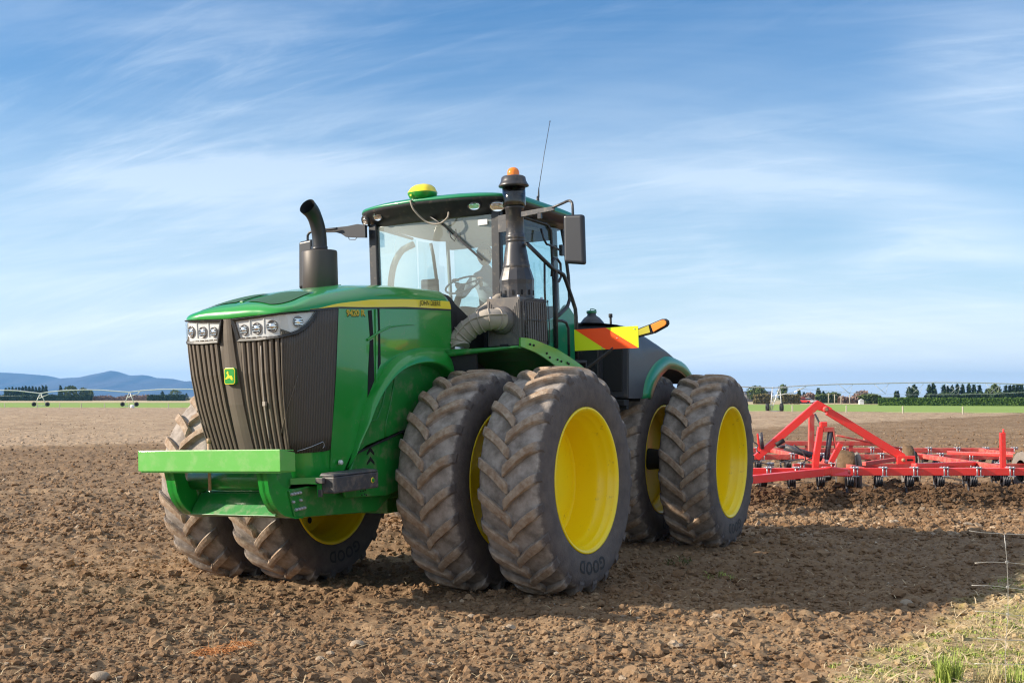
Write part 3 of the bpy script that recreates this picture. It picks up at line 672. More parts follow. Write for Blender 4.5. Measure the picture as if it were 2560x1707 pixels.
# resample stations so that the three rails stay aligned
def rails(q):
    m = len(q); u = np.linspace(0, m - 1, 60); Q = np.array(q, float); out = []
    for t in u:
        i = int(min(t, m - 2)); f = t - i; p0, p1, p2, p3 = Q[max(i - 1, 0)], Q[i], Q[i + 1], Q[min(i + 2, m - 1)]
        out.append(.5 * ((2 * p1) + (-p0 + p2) * f + (2 * p0 - 5 * p1 + 4 * p2 - p3) * f * f + (-p0 + 3 * p1 - 3 * p2 + p3) * f ** 3))
    return np.array(out)
Ls, Cs, Ss = rails(Lp), rails(Cp), rails(Sp)
def hoodP(si, t, side=1, off=0.0):   # si station 0..59, t 0 lip .. 1 crease .. 2 spine
    i = int(min(si, 58)); f = si - i; Lq, Cq, Sq = (q[i] * (1 - f) + q[i + 1] * f for q in (Ls, Cs, Ss))
    if t <= 1:
        tg = Ls[min(i + 1, 59)] - Ls[max(i - 1, 0)]; nr = np.array([-tg[1], tg[0], 0.]); nr = nr / np.linalg.norm(nr)
        if si > 58.5: nr = np.array([1., 0, 0])
        hgt = Cq[2] - Lq[2]; nrm = nr + np.array([0, 0, .30])
        p = Lq * (1 - t) + Cq * t + nrm * (4 * t * (1 - t)) * (.010 + .10 * hgt)
        nn = nr * .9 + np.array([0, 0, .45])
    else:
        u = t - 1; p = Cq * (1 - u) + Sq * u; p = p + np.array([0, 0, .020]) * 4 * u * (1 - u) * min(1, abs(Cq[1] - Sq[1]) * 2); nn = np.array([0.1, 0, 1.])
    p = p + nn / np.linalg.norm(nn) * off
    return (float(p[0]), float(p[1]) * side, float(p[2]))
b = MB(); ts = [0, .06, .2, .35, .5, .65, .8, .93, 1, 1.04, 1.15, 1.35, 1.55, 1.75, 1.9, 2]
for sd in (1, -1): b.grid([[hoodP(si, t, sd) for t in ts] for si in range(60)], flip=(sd > 0))
hood = P_('hood', b, 'green', merge=True, solid=.014)
M['mesh_green'] = mat('green_bonnet_screen', (.035, .115, .045), .55, noise=(90, .5, (.02, .07, .028)))
for sd in (1, -1):
    b = MB(); rows = []
    for si in np.linspace(34, 48.5, 12):
        f = (si - 34) / 14.5; t0 = 1.10 + .10 * (1 - f); t1 = 1.88; rows.append([hoodP(si, t0 + (t1 - t0) * q / 6, sd, .006) for q in range(7)])
    b.grid(rows, flip=(sd > 0)); P_('hood_screen', b, 'mesh_green', parent=hood)
b = MB(); b.bar((.75, 0, 2.875), (2.12, 0, 2.655), .035, .012); P_('hood_ridge', b, 'green', .004, parent=hood)
# yellow side band
for sd in (1, -1):
    b = MB(); top = []; bot = []
    for si in np.linspace(0, 39.5, 44):
        x = hoodP(si, .1)[0]; zt = float(np.interp(x, [-.2, .0, .6, 1.1, 1.45, 1.7, 1.86], [.40, .41, .40, .37, .30, .20, .10])); zb = float(np.interp(x, [-.2, .6, 1.2, 1.86], [.02, .08, .05, .08]))
        top.append(hoodP(si, zt, sd, .005)); bot.append(hoodP(si, zb, sd, .005))
    mid = [tuple((np.array(p) + np.array(q)) / 2 + np.array([0, .004 * sd, 0])) for p, q in zip(top, bot)]
    b.grid([bot, mid, top], flip=(sd < 0)); st = P_('yellow_band', b, 'stripe', parent=hood)
    b = MB(); b.grid([[(p[0], p[1] + .0 * sd, p[2] - .016) for p in bot], [(p[0], p[1], p[2] - .001) for p in bot]], flip=(sd < 0)); P_('band_shadow_line', b, 'black', parent=hood)
vs, fs = text_geo('JOHN DEERE', .074, .001, .0006, .98); w_ = max(v.x for v in vs); kx = .36 / w_
b = MB(); b.add([(.362 - v.x * kx, .6275 + v.y * .02, 2.668 + v.y * .92 + v.x * kx * .03) for v in vs], [tuple(f) for f in fs]); P_('band_lettering', b, 'dark', parent=hood)
nb = MB()
for mi_, (ox, oz, oy, bd) in enumerate(((-.006, -.006, .6085, .005), (0, 0, .6115, .0035))):
    vs, fs = text_geo('9420 R', .090, .001, bd, 1.0); w_ = max(v.x for v in vs); kx = .275 / w_
    nb.add([(1.492 - v.x * kx + ox, oy + .006, 2.527 + v.y * .80 + v.x * kx * .04 + oz) for v in vs], fs, mi_)
P_('model_number', nb, ['dark', 'stripe'], parent=hood)

# side panels with the arch over the front wheel
O_ = [(1.47, 1.22), (1.405, 1.36), (1.33, 1.55), (1.25, 1.75), (1.085, 1.95), (.84, 2.145), (.60, 2.235), (.35, 2.27), (.0, 2.275), (-.2, 2.26)]
I_ = [(1.40, 1.36, .625), (1.355, 1.44, .64), (1.31, 1.575, .69), (1.20, 1.76, .71), (1.054, 1.914, .72), (.86, 2.045, .735), (.62, 2.115, .75), (.35, 2.13, .76), (.10, 2.08, .76), (-.05, 1.98, .76)]
Oc = crs([(x, z) for x, z in O_], 40); Ic = crs(I_, 40)
def ysd(z, x=1.): return float(np.interp(z, [1.05, 1.38, 1.75, 2.05, 2.6], [.865, .90, .945, .975, 1])) * .614 if x > 1.4 else .614 - .03 * max(0, min(1, (2.3 - z) / 1.2)) * 1.0
def ysurf(x, z):
    f = max(0, min(1, (x - 1.25) / .35)); return (1 - f) * (.614 - .02 * max(0, (2.3 - z))) + f * float(np.interp(z, [1.05, 1.38, 1.75, 2.05, 2.6], [.865, .90, .945, .975, 1])) * .614
for sd in (1, -1):
    b = MB(); cols = []
    for x in np.linspace(1.60, -.2, 37):
        zb = 1.12 if x > 1.47 else float(np.interp(-x, -Oc[:, 0], Oc[:, 1]))
        if x > 1.40: zb = float(np.interp(x, [1.40, 1.5, 1.6], [1.37, 1.22, 1.12]))
        zt = float(np.interp(x, [-.2, 1.6], [2.665, 2.60]))
        cols.append([(x + (.085 * min(1, (2.58 - z) / 1.2) if x > 1.59 else 0), ysurf(x, z) * sd + (.004 * sd if x > 1.59 else 0), z) for z in np.linspace(zb, zt, 12)])
    b.grid(cols, flip=(sd < 0))
    sp_ = P_('side_panel', b, 'green')
    b = MB(); rows = []
    for i in range(40):
        ox, oz = Oc[i]; ix, iz, iy = Ic[i]; oy = ysurf(ox, oz)
        row = []
        for t in (0, .12, .3, .5, .7, .85, .95, 1):
            bul = math.sin(math.pi * t) * .022; yy = oy + (iy - oy) * (t ** .8) + bul; row.append((ox + (ix - ox) * t, yy * sd, oz + (iz - oz) * t + bul * .6))
        row.append((ix - .0, (iy - .03) * sd, iz - .012)); row.append((ix, .60 * sd, iz - .02)); rows.append(row)
    b.grid(rows, flip=(sd > 0)); P_('arch_moulding', b, 'green', parent=sp_)
    # inner recess panel and its embossed line
    b = MB(); pg = [(q[0], q[1]) for q in Ic[::3]] + [(.0, 1.50), (.72, 1.515), (1.25, 1.41), (1.40, 1.35)]
    b.prism([(x, .612 * sd, z) for x, z in pg], (0, -.02 * sd, 0)); rp = P_('recess_panel', b, 'green_d')
    b = MB(); b.tube([(1.25, .616 * sd, 1.60), (1.09, .616 * sd, 1.63), (1.0, .616 * sd, 1.75), (.93, .616 * sd, 1.92), (1.02, .616 * sd, 1.88), (1.12, .616 * sd, 1.78), (1.19, .616 * sd, 1.66)], .007, 6); b.tube([(.80, .616 * sd, 1.98), (.86, .616 * sd, 1.80), (.95, .616 * sd, 1.60), (.97, .616 * sd, 1.47)], .007, 6); P_('embossed_rib', b, 'green_d', parent=rp)
    b = MB(); b.bar((1.40, .618 * sd, 1.350), (.60, .625 * sd, 1.53), .02, .012); P_('panel_seam', b, 'dark', parent=rp)
    # lower skirt with arrow shaped slots
    b = MB(); b.prism([(x, .600 * sd, z) for x, z in [(1.60, 1.12), (1.47, 1.21), (1.39, 1.345), (.66, 1.49), (.55, 1.3), (.60, 1.0), (.95, .95), (1.55, .98)]], (0, -.03 * sd, 0)); sk = P_('lower_skirt', b, 'green_d', .006)
    if sd > 0:
        for zc in (1.345, 1.262):
            b = MB(); b.prism([(x, .6015, z) for x, z in [(1.235, zc - .025), (1.18, zc + .008), (1.125, zc - .030), (1.125, zc - .006), (1.18, zc + .046), (1.235, zc - .006)]][::-1], (0, .002, 0)); P_('arrow_slot', b, 'hole', parent=sk)
        b = MB()
        for dx, dz in ((0, 0), (-.03, .005), (.02, -.035), (-.02, -.03), (-.045, -.04), (.035, .0)): b.lathe([(0, .604), (.008, .604), (.008, .600)], 8, 'y', (1.30 + dx, 0, 1.02 + dz))
        P_('small_bolt', b, 'dark', parent=sk)
        b = MB(); b.lathe([(0, .597), (.018, .597), (.020, .590), (.02, .57)], 20, 'y', (1.585, 0, 1.283)); P_('round_reflector', b, 'white', parent=sk)
    # vertical vents
    for pts in ([(1.175, 2.584), (1.118, 2.592), (1.105, 2.36), (1.155, 2.342)], [(1.16, 2.318), (1.108, 2.336), (1.100, 1.97), (1.205, 1.825), (1.19, 2.05)], [(1.03, 2.61), (1.0, 2.618), (1.0, 2.415), (1.025, 2.405)], [(1.03, 2.38), (1.0, 2.388), (1.0, 2.12), (1.045, 2.065)]):
        b = MB(); b.prism([(x, (ysurf(x, z) + .0025) * sd, z) for x, z in pts], (0, -.006 * sd, 0)); P_('side_vent', b, 'hole', parent=sp_)
    b = MB(); b.bar((1.06, .617 * sd, 2.60), (1.075, .610 * sd, 1.95), .016, .022, up=(1, 0, 0)); pts = [(1.20, .617 * sd, 2.325), (1.02, .619 * sd, 2.40), (.84, .619 * sd, 2.452), (.6, .619 * sd, 2.475), (.45, .618 * sd, 2.478)]; b.tube(pts, [.012, .011, .008, .005, .002], 8); P_('vent_rib', b, 'green', parent=sp_)
# apron under the grille
b = MB(); b.grid([[nose(a, z, -.004 if z > 1.3 else .0) for z in (1.13, 1.2, 1.28, 1.345, 1.385, 1.40)] for a in np.linspace(-AMAX, AMAX, 61)], flip=True); P_('front_apron', b, 'green', solid=.02)

# ---- grille
def region(tops, bots, nu, nv, off=0., b=None, mi=0, mirror=1, flip=False, smooth=True):
    b = b or MB(); T = np.array(tops); B = np.array(bots)
    rows = []
    for u in np.linspace(0, 1, nu):
        ta = [np.interp(u * (len(T) - 1), range(len(T)), T[:, k]) for k in (0, 1)]; ba = [np.interp(u * (len(B) - 1), range(len(B)), B[:, k]) for k in (0, 1)]
        rows.append([nose(mirror * (ba[0] + (ta[0] - ba[0]) * v), ba[1] + (ta[1] - ba[1]) * v, off) for v in np.linspace(0, 1, nv)])
    b.grid(rows, mi, smooth, flip=(mirror > 0) != flip); return b
gr = P_('grille', region([(-AMAX, 2.57), (-.86, 2.55), (-.5, 2.52), (0, 2.50), (.5, 2.52), (.86, 2.55), (AMAX, 2.57)], [(-AMAX, 1.385), (0, 1.385), (AMAX, 1.385)], 61, 14, -.075, flip=True), 'hole')
M['fine'] = mat('fine_grille_screen', (.075, .060, .050), .55, noise=(2.6, .9, (.125, .10, .078)))
def wave_bump(m, s):
    t = m.node_tree; b_ = t.nodes['Principled BSDF']; co = t.nodes.new('ShaderNodeTexCoord'); wv = t.nodes.new('ShaderNodeTexWave'); wv.bands_direction = 'Y'; wv.inputs['Scale'].default_value = s; dt = t.nodes.new('ShaderNodeVectorMath'); dt.operation = 'DOT_PRODUCT'; dt.inputs[1].default_value = (-.8, 1, 0); ab = t.nodes.new('ShaderNodeVectorMath'); ab.operation = 'ABSOLUTE'; t.links.new(co.outputs['Object'], ab.inputs[0]); t.links.new(ab.outputs[0], dt.inputs[0]); cbn = t.nodes.new('ShaderNodeCombineXYZ'); t.links.new(dt.outputs['Value'], cbn.inputs[1]); t.links.new(cbn.outputs[0], wv.inputs[0])
    bp = t.nodes.new('ShaderNodeBump'); bp.inputs['Strength'].default_value = .5; bp.inputs['Distance'].default_value = .01; t.links.new(wv.outputs['Fac'], bp.inputs['Height']); t.links.new(bp.outputs[0], b_.inputs['Normal'])
    src = b_.inputs['Base Color'].links[0].from_socket; mxx = t.nodes.new('ShaderNodeMix'); mxx.data_type = 'RGBA'; mxx.blend_type = 'MULTIPLY'; mxx.inputs[0].default_value = .55; t.links.new(src, mxx.inputs[6]); t.links.new(wv.outputs['Fac'], mxx.inputs[7]); t.links.new(mxx.outputs[2], b_.inputs['Base Color'])
wave_bump(M['fine'], 18)
for mr in (1, -1):
    P_('screen_panel', region([(.515, 2.40), (.6, 2.37), (.7, 2.40), (.80, 2.46), (.90, 2.565), (1.0, 2.572), (AMAX, 2.582)], [(.475, 1.385), (.60, 1.385), (.75, 1.385), (.9, 1.385), (AMAX - .085, 1.40)], 26, 10, .002, mirror=mr), 'fine', parent=gr, solid=.02)
    P_('screen_panel', region([(.045, 2.49), (.105, 2.33), (.118, 2.33)], [(.035, 2.10), (.075, 1.385), (.095, 1.385)], 5, 10, -.012, mirror=mr), 'grille', parent=gr, solid=.01)
    P_('panel_ridge', (lambda b_: (b_.tube([tuple(nose(mr * (.522 - .045 * v), 2.36 - .97 * v, .006)) for v in np.linspace(0, 1, 10)], .007, 6), b_)[1])(MB()), 'vane', parent=gr)
    P_('panel_rib', (lambda b_: (b_.tube([tuple(nose(mr * (.64 - .22 * v), 2.02 - .48 * v, .006)) for v in np.linspace(0, 1, 8)], .004, 5), b_)[1])(MB()), 'vane', parent=gr)
    for i in range(7):
        ta = .128 + i * .056; ba = .108 + i * .054
        b = MB(); rows = []
        for v in np.linspace(0, 1, 14):
            z = 2.345 - v * .955; a = ta + (ba - ta) * v; wv = .037
            rows.append([nose(mr * a, z, -.05), nose(mr * (a + .004), z, .004), nose(mr * (a + wv * .6), z, .007), nose(mr * (a + wv), z, .0), nose(mr * (a + wv + .002), z, -.05)])
        b.grid(rows, flip=(mr < 0), smooth=False); P_('grille_vane', b, 'vane', parent=gr)
b = MB(); rows = []
for v in np.linspace(0, 1, 20):
    z = 2.505 - v * 1.12; hw = float(np.interp(z, [1.38, 2.0, 2.15, 2.5], [.088, .075, .062, .040]))
    rows.append([nose(-hw, z, -.03), nose(-hw, z, .004), nose(-hw * .5, z, .010), nose(0, z, .013), nose(hw * .5, z, .010), nose(hw, z, .004), nose(hw, z, -.03)])
b.grid(rows, flip=False, smooth=False); P_('nose_ridge', b, 'grille', parent=gr)
b = MB(); b.tube([tuple(nose(.335 - .045 * v, 2.27 - .80 * v, .010)) for v in np.linspace(0, 1, 10)], .0055, 8); b.box(*[tuple(nose(.312, 1.80, .0) + Vector(q)) for q in ((0, -.014, -.018), (.022, .014, .018))]); P_('latch_rod', b, 'hose', parent=gr)
b = MB(); b.tube([tuple(nose(.55 + .30 * v, 1.405 + .055 * v, .012)) for v in np.linspace(0, 1, 8)] + [tuple(nose(.885, 1.468, .014)), tuple(nose(.905, 1.450, .014)), tuple(nose(.90, 1.425, .014)), tuple(nose(.875, 1.415, .014))], .0028, 6); P_('wire_hook', b, 'steel', parent=gr)
# emblem: rounded green shield with a yellow border and a leaping deer
def rr_poly(w, h, r, n=6):
    o = []
    for cx, cz, a0 in ((w - r, h - r, 0), (-w + r, h - r, 90), (-w + r, -h + r, 180), (w - r, -h + r, 270)):
        for k in range(n + 1): a = R(a0 + 90 * k / n); o.append((cx + r * math.cos(a), cz + r * math.sin(a)))
    return o
EX, EZ = 2.252, 2.035
b = MB(); b.prism([(EX, y, EZ + z) for y, z in rr_poly(.060, .070, .022)], (.030, 0, 0)); em = P_('emblem', b, 'green', .003)
b = MB(); b.prism([(EX + .030, y, EZ + z) for y, z in rr_poly(.056, .066, .020)], (.003, 0, 0)); P_('emblem_border', b, 'stripe', parent=em)
b = MB(); b.prism([(EX + .033, y, EZ + z) for y, z in rr_poly(.0505, .0605, .016)], (.002, 0, 0)); P_('emblem_field', b, 'green', parent=em)
deer = [(-.040, -.012), (-.024, -.002), (-.014, .010), (-.020, .022), (-.030, .026), (-.026, .033), (-.020, .032), (-.026, .046), (-.018, .038), (-.012, .048), (-.011, .034), (-.004, .040), (-.009, .028), (-.006, .016), (.004, .006), (.022, .006), (.032, -.002), (.034, -.012), (.046, -.026), (.034, -.020), (.026, -.022), (.040, -.036), (.020, -.026), (.008, -.012), (-.010, -.014), (-.026, -.022), (-.040, -.022), (-.044, -.018), (-.028, -.014), (-.018, -.009), (-.030, -.014)]
b = MB(); b.prism([(EX + .035, y, EZ - .002 + z) for y, z in deer], (.002, 0, 0)); P_('emblem_deer', b, 'stripe', parent=em)
# ---- head lamps
bz_t = [(.045, 2.500), (.30, 2.512), (.62, 2.532), (.90, 2.556)]; bz_b = [(.100, 2.312), (.30, 2.310), (.50, 2.322), (.66, 2.355), (.78, 2.420), (.86, 2.488), (.90, 2.553)]
ln_t = [(.078, 2.482), (.30, 2.496), (.60, 2.520), (.865, 2.545)]; ln_b = [(.125, 2.335), (.30, 2.334), (.50, 2.346), (.64, 2.378), (.75, 2.438), (.82, 2.492), (.865, 2.540)]
def dense(p, n=25): q = np.array(p); d = np.r_[0, np.cumsum(np.linalg.norm(np.diff(q, axis=0), axis=1))]; u = np.linspace(0, d[-1], n); return [(float(np.interp(t, d, q[:, 0])), float(np.interp(t, d, q[:, 1]))) for t in u]
M['bezel'] = mat('dark_bezel_plastic', (.022, .020, .019), .5, dust=(DUST, 18, .55, 1.2))
M['refl'] = mat('lamp_reflector', (.74, .74, .73), .3)
M['darkrefl'] = mat('lamp_projector_rim', (.22, .21, .21), .3, metal=.7)
for mr in (1, -1):
    bt, bb, lt, lb = dense(bz_t), dense(bz_b), dense(ln_t), dense(ln_b)
    loopO = bt + bb[::-1]; loopI = lt + lb[::-1]
    b = MB(); rows = [[nose(mr * p[0], p[1], -.03) for p in loopO], [nose(mr * p[0], p[1], .016) for p in loopO], [nose(mr * (p[0] * .8 + q[0] * .2), p[1] * .8 + q[1] * .2, .020) for p, q in zip(loopO, loopI)], [nose(mr * q[0], q[1], .010) for q in loopI], [nose(mr * q[0], q[1], -.045) for q in loopI]]
    b.grid(rows, closed=True, smooth=False, flip=(mr < 0)); hl = P_('headlight', b, 'bezel')
    b = region(lt, lb, 40, 6, -.010, mirror=mr)
    P_('reflector', b, 'refl', parent=hl)
    for a in (.225, .365, .52): b = MB(); b.grid([[nose(mr * (a - .004), z, -.012), nose(mr * (a - .004), z, -.002), nose(mr * (a + .004), z, -.002), nose(mr * (a + .004), z, -.012)] for z in np.linspace(2.37, 2.50, 4)], smooth=False, flip=(mr < 0)); P_('reflector_divider', b, 'refl', parent=hl)
    for a, z, r in ((.165, 2.408, .043), (.295, 2.414, .047), (.445, 2.424, .050), (.675, 2.458, .046)):
        c = nose(mr * a, z, -.010); n = (nose(mr * a, z, 0) - nose(mr * a, z, -.05)).normalized(); ax = n.to_track_quat('Z', 'Y').to_matrix()
        b = MB(); b.lathe([(r, .0), (r, .012), (r * .90, .014), (r * .84, .006), (r * .5, .003)], 24, 'z', mi=0); b.lathe([(r * .62, .003), (r * .58, .012), (r * .35, .018), (0, .020)], 20, 'z', mi=1)
        for k in range(3): b.box((-r * .8, -.003 + (k - 1) * .02, .006), (r * .8, .003 + (k - 1) * .02, .016), 1)
        b.v = [tuple(c + ax @ Vector(p)) for p in b.v]; P_('lamp', b, ['darkrefl', 'chrome'], parent=hl)
    P_('lamp_lens', region(lt, lb, 40, 4, .012, mirror=mr), 'lens', parent=hl)

# ---- exhaust
b = MB(); b.lathe([(.168, 0), (.175, .01), (.175, .43), (.168, .445), (.10, .452), (.078, .455)], 40, 'z', (.27, -.6, 2.84), caps=True); mf = P_('muffler', b, 'muffler')
pp = crs([(.262, -.6, 3.28), (.262, -.6, 3.36), (.268, -.6, 3.44), (.286, -.6, 3.52), (.322, -.6, 3.60), (.374, -.6, 3.665), (.445, -.6, 3.71)], 22)
b = MB(); b.tube([tuple(p) for p in pp], [.072] * 15 + [.073, .075, .077, .079, .081, .083, .085], 28, caps=False); b.tube([(.265, -.6, 3.285), (.265, -.6, 3.33)], .079, 28)
q = pp[-1]; d = Vector(pp[-1] - pp[-2]).normalized(); b.tube([tuple(p) for p in pp[::-1][:9]], [.0852, .077] + [.068] * 7, 28, mi=1, caps=False); b.tube([tuple(pp[-8]), tuple(Vector(pp[-8]) + d * .002)], [.066, .066], 28, mi=1); P_('exhaust_pipe', b, ['pipe', 'hole'], parent=mf)
b = MB(); b.box((.42, -.66, 2.84), (.47, -.54, 2.87)); P_('muffler_foot', b, 'pipe', parent=mf)
# ---- air cleaner, stack and beacon
ax, ay = -.85, 1.0
b = MB(); b.box((-1.08, .83, 2.285), (-.53, 1.20, 2.755))
for i in range(5):     # stepped ribs fanning round the hose inlet
    o = .012 * (i + 1); b.box((-.53, .85 + i * .022, 2.31 + .03 * i), (-.53 + .006, .862 + i * .022, 2.73 - .03 * i)); b.box((-.53, 1.178 - i * .022, 2.31 + .03 * i), (-.53 + .006, 1.19 - i * .022, 2.73 - .03 * i))
b.lathe([(.14, -.53), (.135, -.49), (.115, -.465), (.105, -.46)], 30, 'x', (0, 1.0, 2.535))
for i in range(11): x = -1.055 + i * .047; b.box((x, 1.20, 2.33), (x + .022, 1.218, 2.71))
ac = P_('air_cleaner', b, 'cleaner', .008)
b = MB()
for i in range(3): b.tube([(-.60 + i * .022, 1.232, 2.32), (-.60 + i * .022, 1.232, 2.73)], .003, 5)
for i in range(9): z = 2.33 + i * .048; b.tube([(-.605, 1.234, z), (-.545, 1.234, z)], .003, 5)
for z in (2.53, 2.725, 2.74): b.tube([(-1.07, 1.234, z), (-.60, 1.236, z)], .004, 5)
b.tube([(-1.07, 1.225, 2.30), (-1.075, 1.235, 2.5), (-1.07, 1.225, 2.74)], .006, 6); P_('wire_guard', b, 'stack', parent=ac)
b = MB(); b.box((-.56, .98, 2.25), (-.50, 1.06, 2.30)); b.box((-1.05, .85, 2.24), (-.55, 1.18, 2.286)); P_('cleaner_base', b, 'dark', .004, parent=ac)
for k in range(4): b = MB(); b.lathe([(0, .02), (.014, .02), (.014, 0)], 8, 'z', ((-.56, -1.05, -.56, -1.05)[k], (.86, .86, 1.17, 1.17)[k], 2.757)); P_('clip', b, 'steel', parent=ac)
b = MB(); n8 = 12
b.lathe([(.172, 2.765), (.172, 2.90)], n8, 'z', (ax, ay, 0), smooth=False, caps=True); b.lathe([(.172, 2.90), (.176, 2.945), (.150, 3.035), (.136, 3.075)], n8, 'z', (ax, ay, 0), smooth=False)
b.lathe([(.136, 3.07), (.139, 3.085), (.136, 3.10), (.130, 3.12), (.112, 3.24), (.098, 3.32), (.095, 3.335), (.100, 3.34), (.100, 3.352), (.095, 3.357), (.099, 3.362), (.099, 3.40), (.093, 3.405), (.091, 3.42), (.091, 3.665), (.098, 3.668), (.100, 3.69), (.090, 3.695)], 40, 'z', (ax, ay, 0))
sk_ = P_('air_stack', b, 'stack')
for k in range(12):
    a = 2 * math.pi * (k + .5) / 12; c, s = math.cos(a), math.sin(a); b = MB(); r_ = .1675
    b.hexa([(ax + r_ * c - w * s, ay + r_ * s + w * c, z) if q == 0 else (ax + (r_ + .004) * c - w * s, ay + (r_ + .004) * s + w * c, z) for z in (2.79, 2.84) for q, w in ((0, -.01), (1, -.01), (1, .01), (0, .01))]); P_('stack_slot', b, 'hole', parent=sk_)
b = MB(); b.lathe([(.092, 3.685), (.112, 3.69), (.117, 3.70), (.117, 3.90)], 40, 'z', (ax, ay, 0)); P_('dust_bowl', b, 'smoke', parent=sk_, solid=.004)
b = MB(); b.lathe([(.03, 3.66), (.03, 3.90)], 14, 'z', (ax, ay, 0)); b.lathe([(.105, 3.69), (.105, 3.79), (.03, 3.795)], 30, 'z', (ax, ay, 0))
for k in range(6): a = k * 1.047; b.bar((ax, ay, 3.84), (ax + .10 * math.cos(a), ay + .10 * math.sin(a), 3.85), .05, .01, up=(0, .3, 1))
P_('spinner', b, 'dark', parent=sk_)
b = MB(); b.lathe([(.10, 3.885), (.152, 3.893), (.154, 3.905), (.140, 3.925), (.128, 3.95), (.122, 3.985), (.105, 3.998), (0, 4.0)], 40, 'z', (ax, ay, 0)); P_('stack_cap', b, 'stack', parent=sk_)
b = MB(); b.lathe([(.062, 3.99), (.063, 4.03), (.058, 4.055), (.042, 4.078), (.020, 4.088), (0, 4.09)], 32, 'z', (ax, ay, 0)); bc = P_('beacon', b, 'amber'); 
b = MB(); b.lathe([(.02, 3.998), (.02, 4.05), (.0, 4.055)], 12, 'z', (ax, ay, 0)); P_('beacon_bulb', b, 'rust', parent=bc)
b = MB(); b.bar((-.87, .80, 3.53), (-.85, .93, 3.53), .02, .16, up=(0, 0, 1)); b.tube([(-.87, .86, 2.76), (-.86, .90, 3.25)], .008, 8); P_('stack_bracket', b, 'stack', parent=sk_)
hz = crs([(-.50, 1.012, 2.536), (-.42, .975, 2.545), (-.37, .90, 2.535), (-.345, .80, 2.50), (-.325, .72, 2.445), (-.30, .655, 2.38), (-.285, .635, 2.33), (-.27, .66, 2.27)], 40)
b = MB(); b.tube([tuple(p) for p in hz], [.103 + .004 * math.sin(i * .8) for i in range(40)], 30)
hs = P_('intake_hose', b, 'hose')
b = MB()
for i in (4, 9, 14, 19, 24, 29, 34):
    t = Vector(hz[i + 1] - hz[i - 1]).normalized(); b.tube([tuple(Vector(hz[i]) - t * .006), tuple(Vector(hz[i]) + t * .006)], [.111, .111], 30)
tt = []
for i in range(2, 38):
    t = Vector(hz[i + 1] - hz[i - 1]).normalized(); u = t.cross(Vector((0, 0, 1))).normalized(); v = u.cross(t); sg = 1 if u.x > 0 else -1; d = (u * sg * .9 + v * .35).normalized(); tt.append(tuple(Vector(hz[i]) + d * .108))
b.tube(tt, .008, 6); P_('hose_rib', b, 'hose', parent=hs)
b = MB(); b.tube([(-.20, .62, 2.28), (-.30, .66, 2.26)], .045, 14); P_('hose_clamp', b, 'steel'); b = MB(); b.tube([(-.72, .62, 2.62), (-.85, .78, 2.78), (-.95, .85, 2.80)], .05, 14); P_('small_hose', b, 'hose')

# ---- front fenders
ft = [(.003, 2.331), (-.219, 2.322), (-.417, 2.289), (-.755, 2.226), (-1.203, 2.095), (-1.40, 2.02)]; fb = [(.009, 2.248), (-.086, 2.233), (-.323, 2.186), (-.624, 2.092), (-1.05, 1.94), (-1.25, 1.83)]
FT, FB = crs(ft, 24), crs(fb, 24)
for sd in (1, -1):
    b = MB(); b.grid([[(p[0], 1.49 * sd, p[1]) for p in FT], [(p[0], 1.49 * sd, p[1]) for p in FB]], flip=(sd < 0)); b.grid([[(p[0], 1.475 * sd, p[1]) for p in FT], [(p[0], 1.475 * sd, p[1]) for p in FB]], flip=(sd > 0)); b.grid([[(p[0], 1.49 * sd, p[1]) for p in FT], [(p[0], 1.475 * sd, p[1]) for p in FT]], flip=(sd > 0))
    fn = P_('front_fender', b, 'green_lit')
    b = MB(); prof = [(.02, 2.232), (.02, 2.252), (-.15, 2.255), (-.4, 2.232), (-.7, 2.15), (-1.0, 2.02), (-1.3, 1.85)]; pr2 = [(x, z - .018) for x, z in prof[1:]][::-1]
    b.prism([(x, .50 * sd, z) for x, z in prof + pr2], (0, .974 * sd, 0)); P_('fender_deck', b, 'green_d', parent=fn)
    b = MB(); b.grid([[(.03, y * sd, float(np.interp(y, [.55, 1.475], [2.225, 2.252]))) for y in np.linspace(.6, 1.475, 8)], [(.02, y * sd, float(np.interp(y, [.55, 1.475], [2.175, 2.232]))) for y in np.linspace(.6, 1.475, 8)]], flip=(sd > 0)); P_('fender_lip', b, 'green_d', parent=fn, solid=.01)
    for x, z in ((-.17, 2.27), (-.24, 2.262), (-.50, 2.19), (-.56, 2.15), (-.72, 2.13), (-.80, 2.115), (-.93, 2.10), (-.96, 2.09)): b = MB(); b.lathe([(0, .014), (.011, .012), (.011, 0)], 8, 'y', (x, 1.49 if sd > 0 else -1.504, z)); P_('fender_bolt', b, 'dark', parent=fn)
    b = MB(); b.box((-.03, .5 * sd if sd > 0 else -1.0, 1.85), (-.005, 1.0 if sd > 0 else -.5, 2.2)); b.box((-1.2, min(.45 * sd, .6 * sd), 1.4), (.5, max(.45 * sd, .6 * sd), 2.18)); P_('wheel_well', b, 'dark')

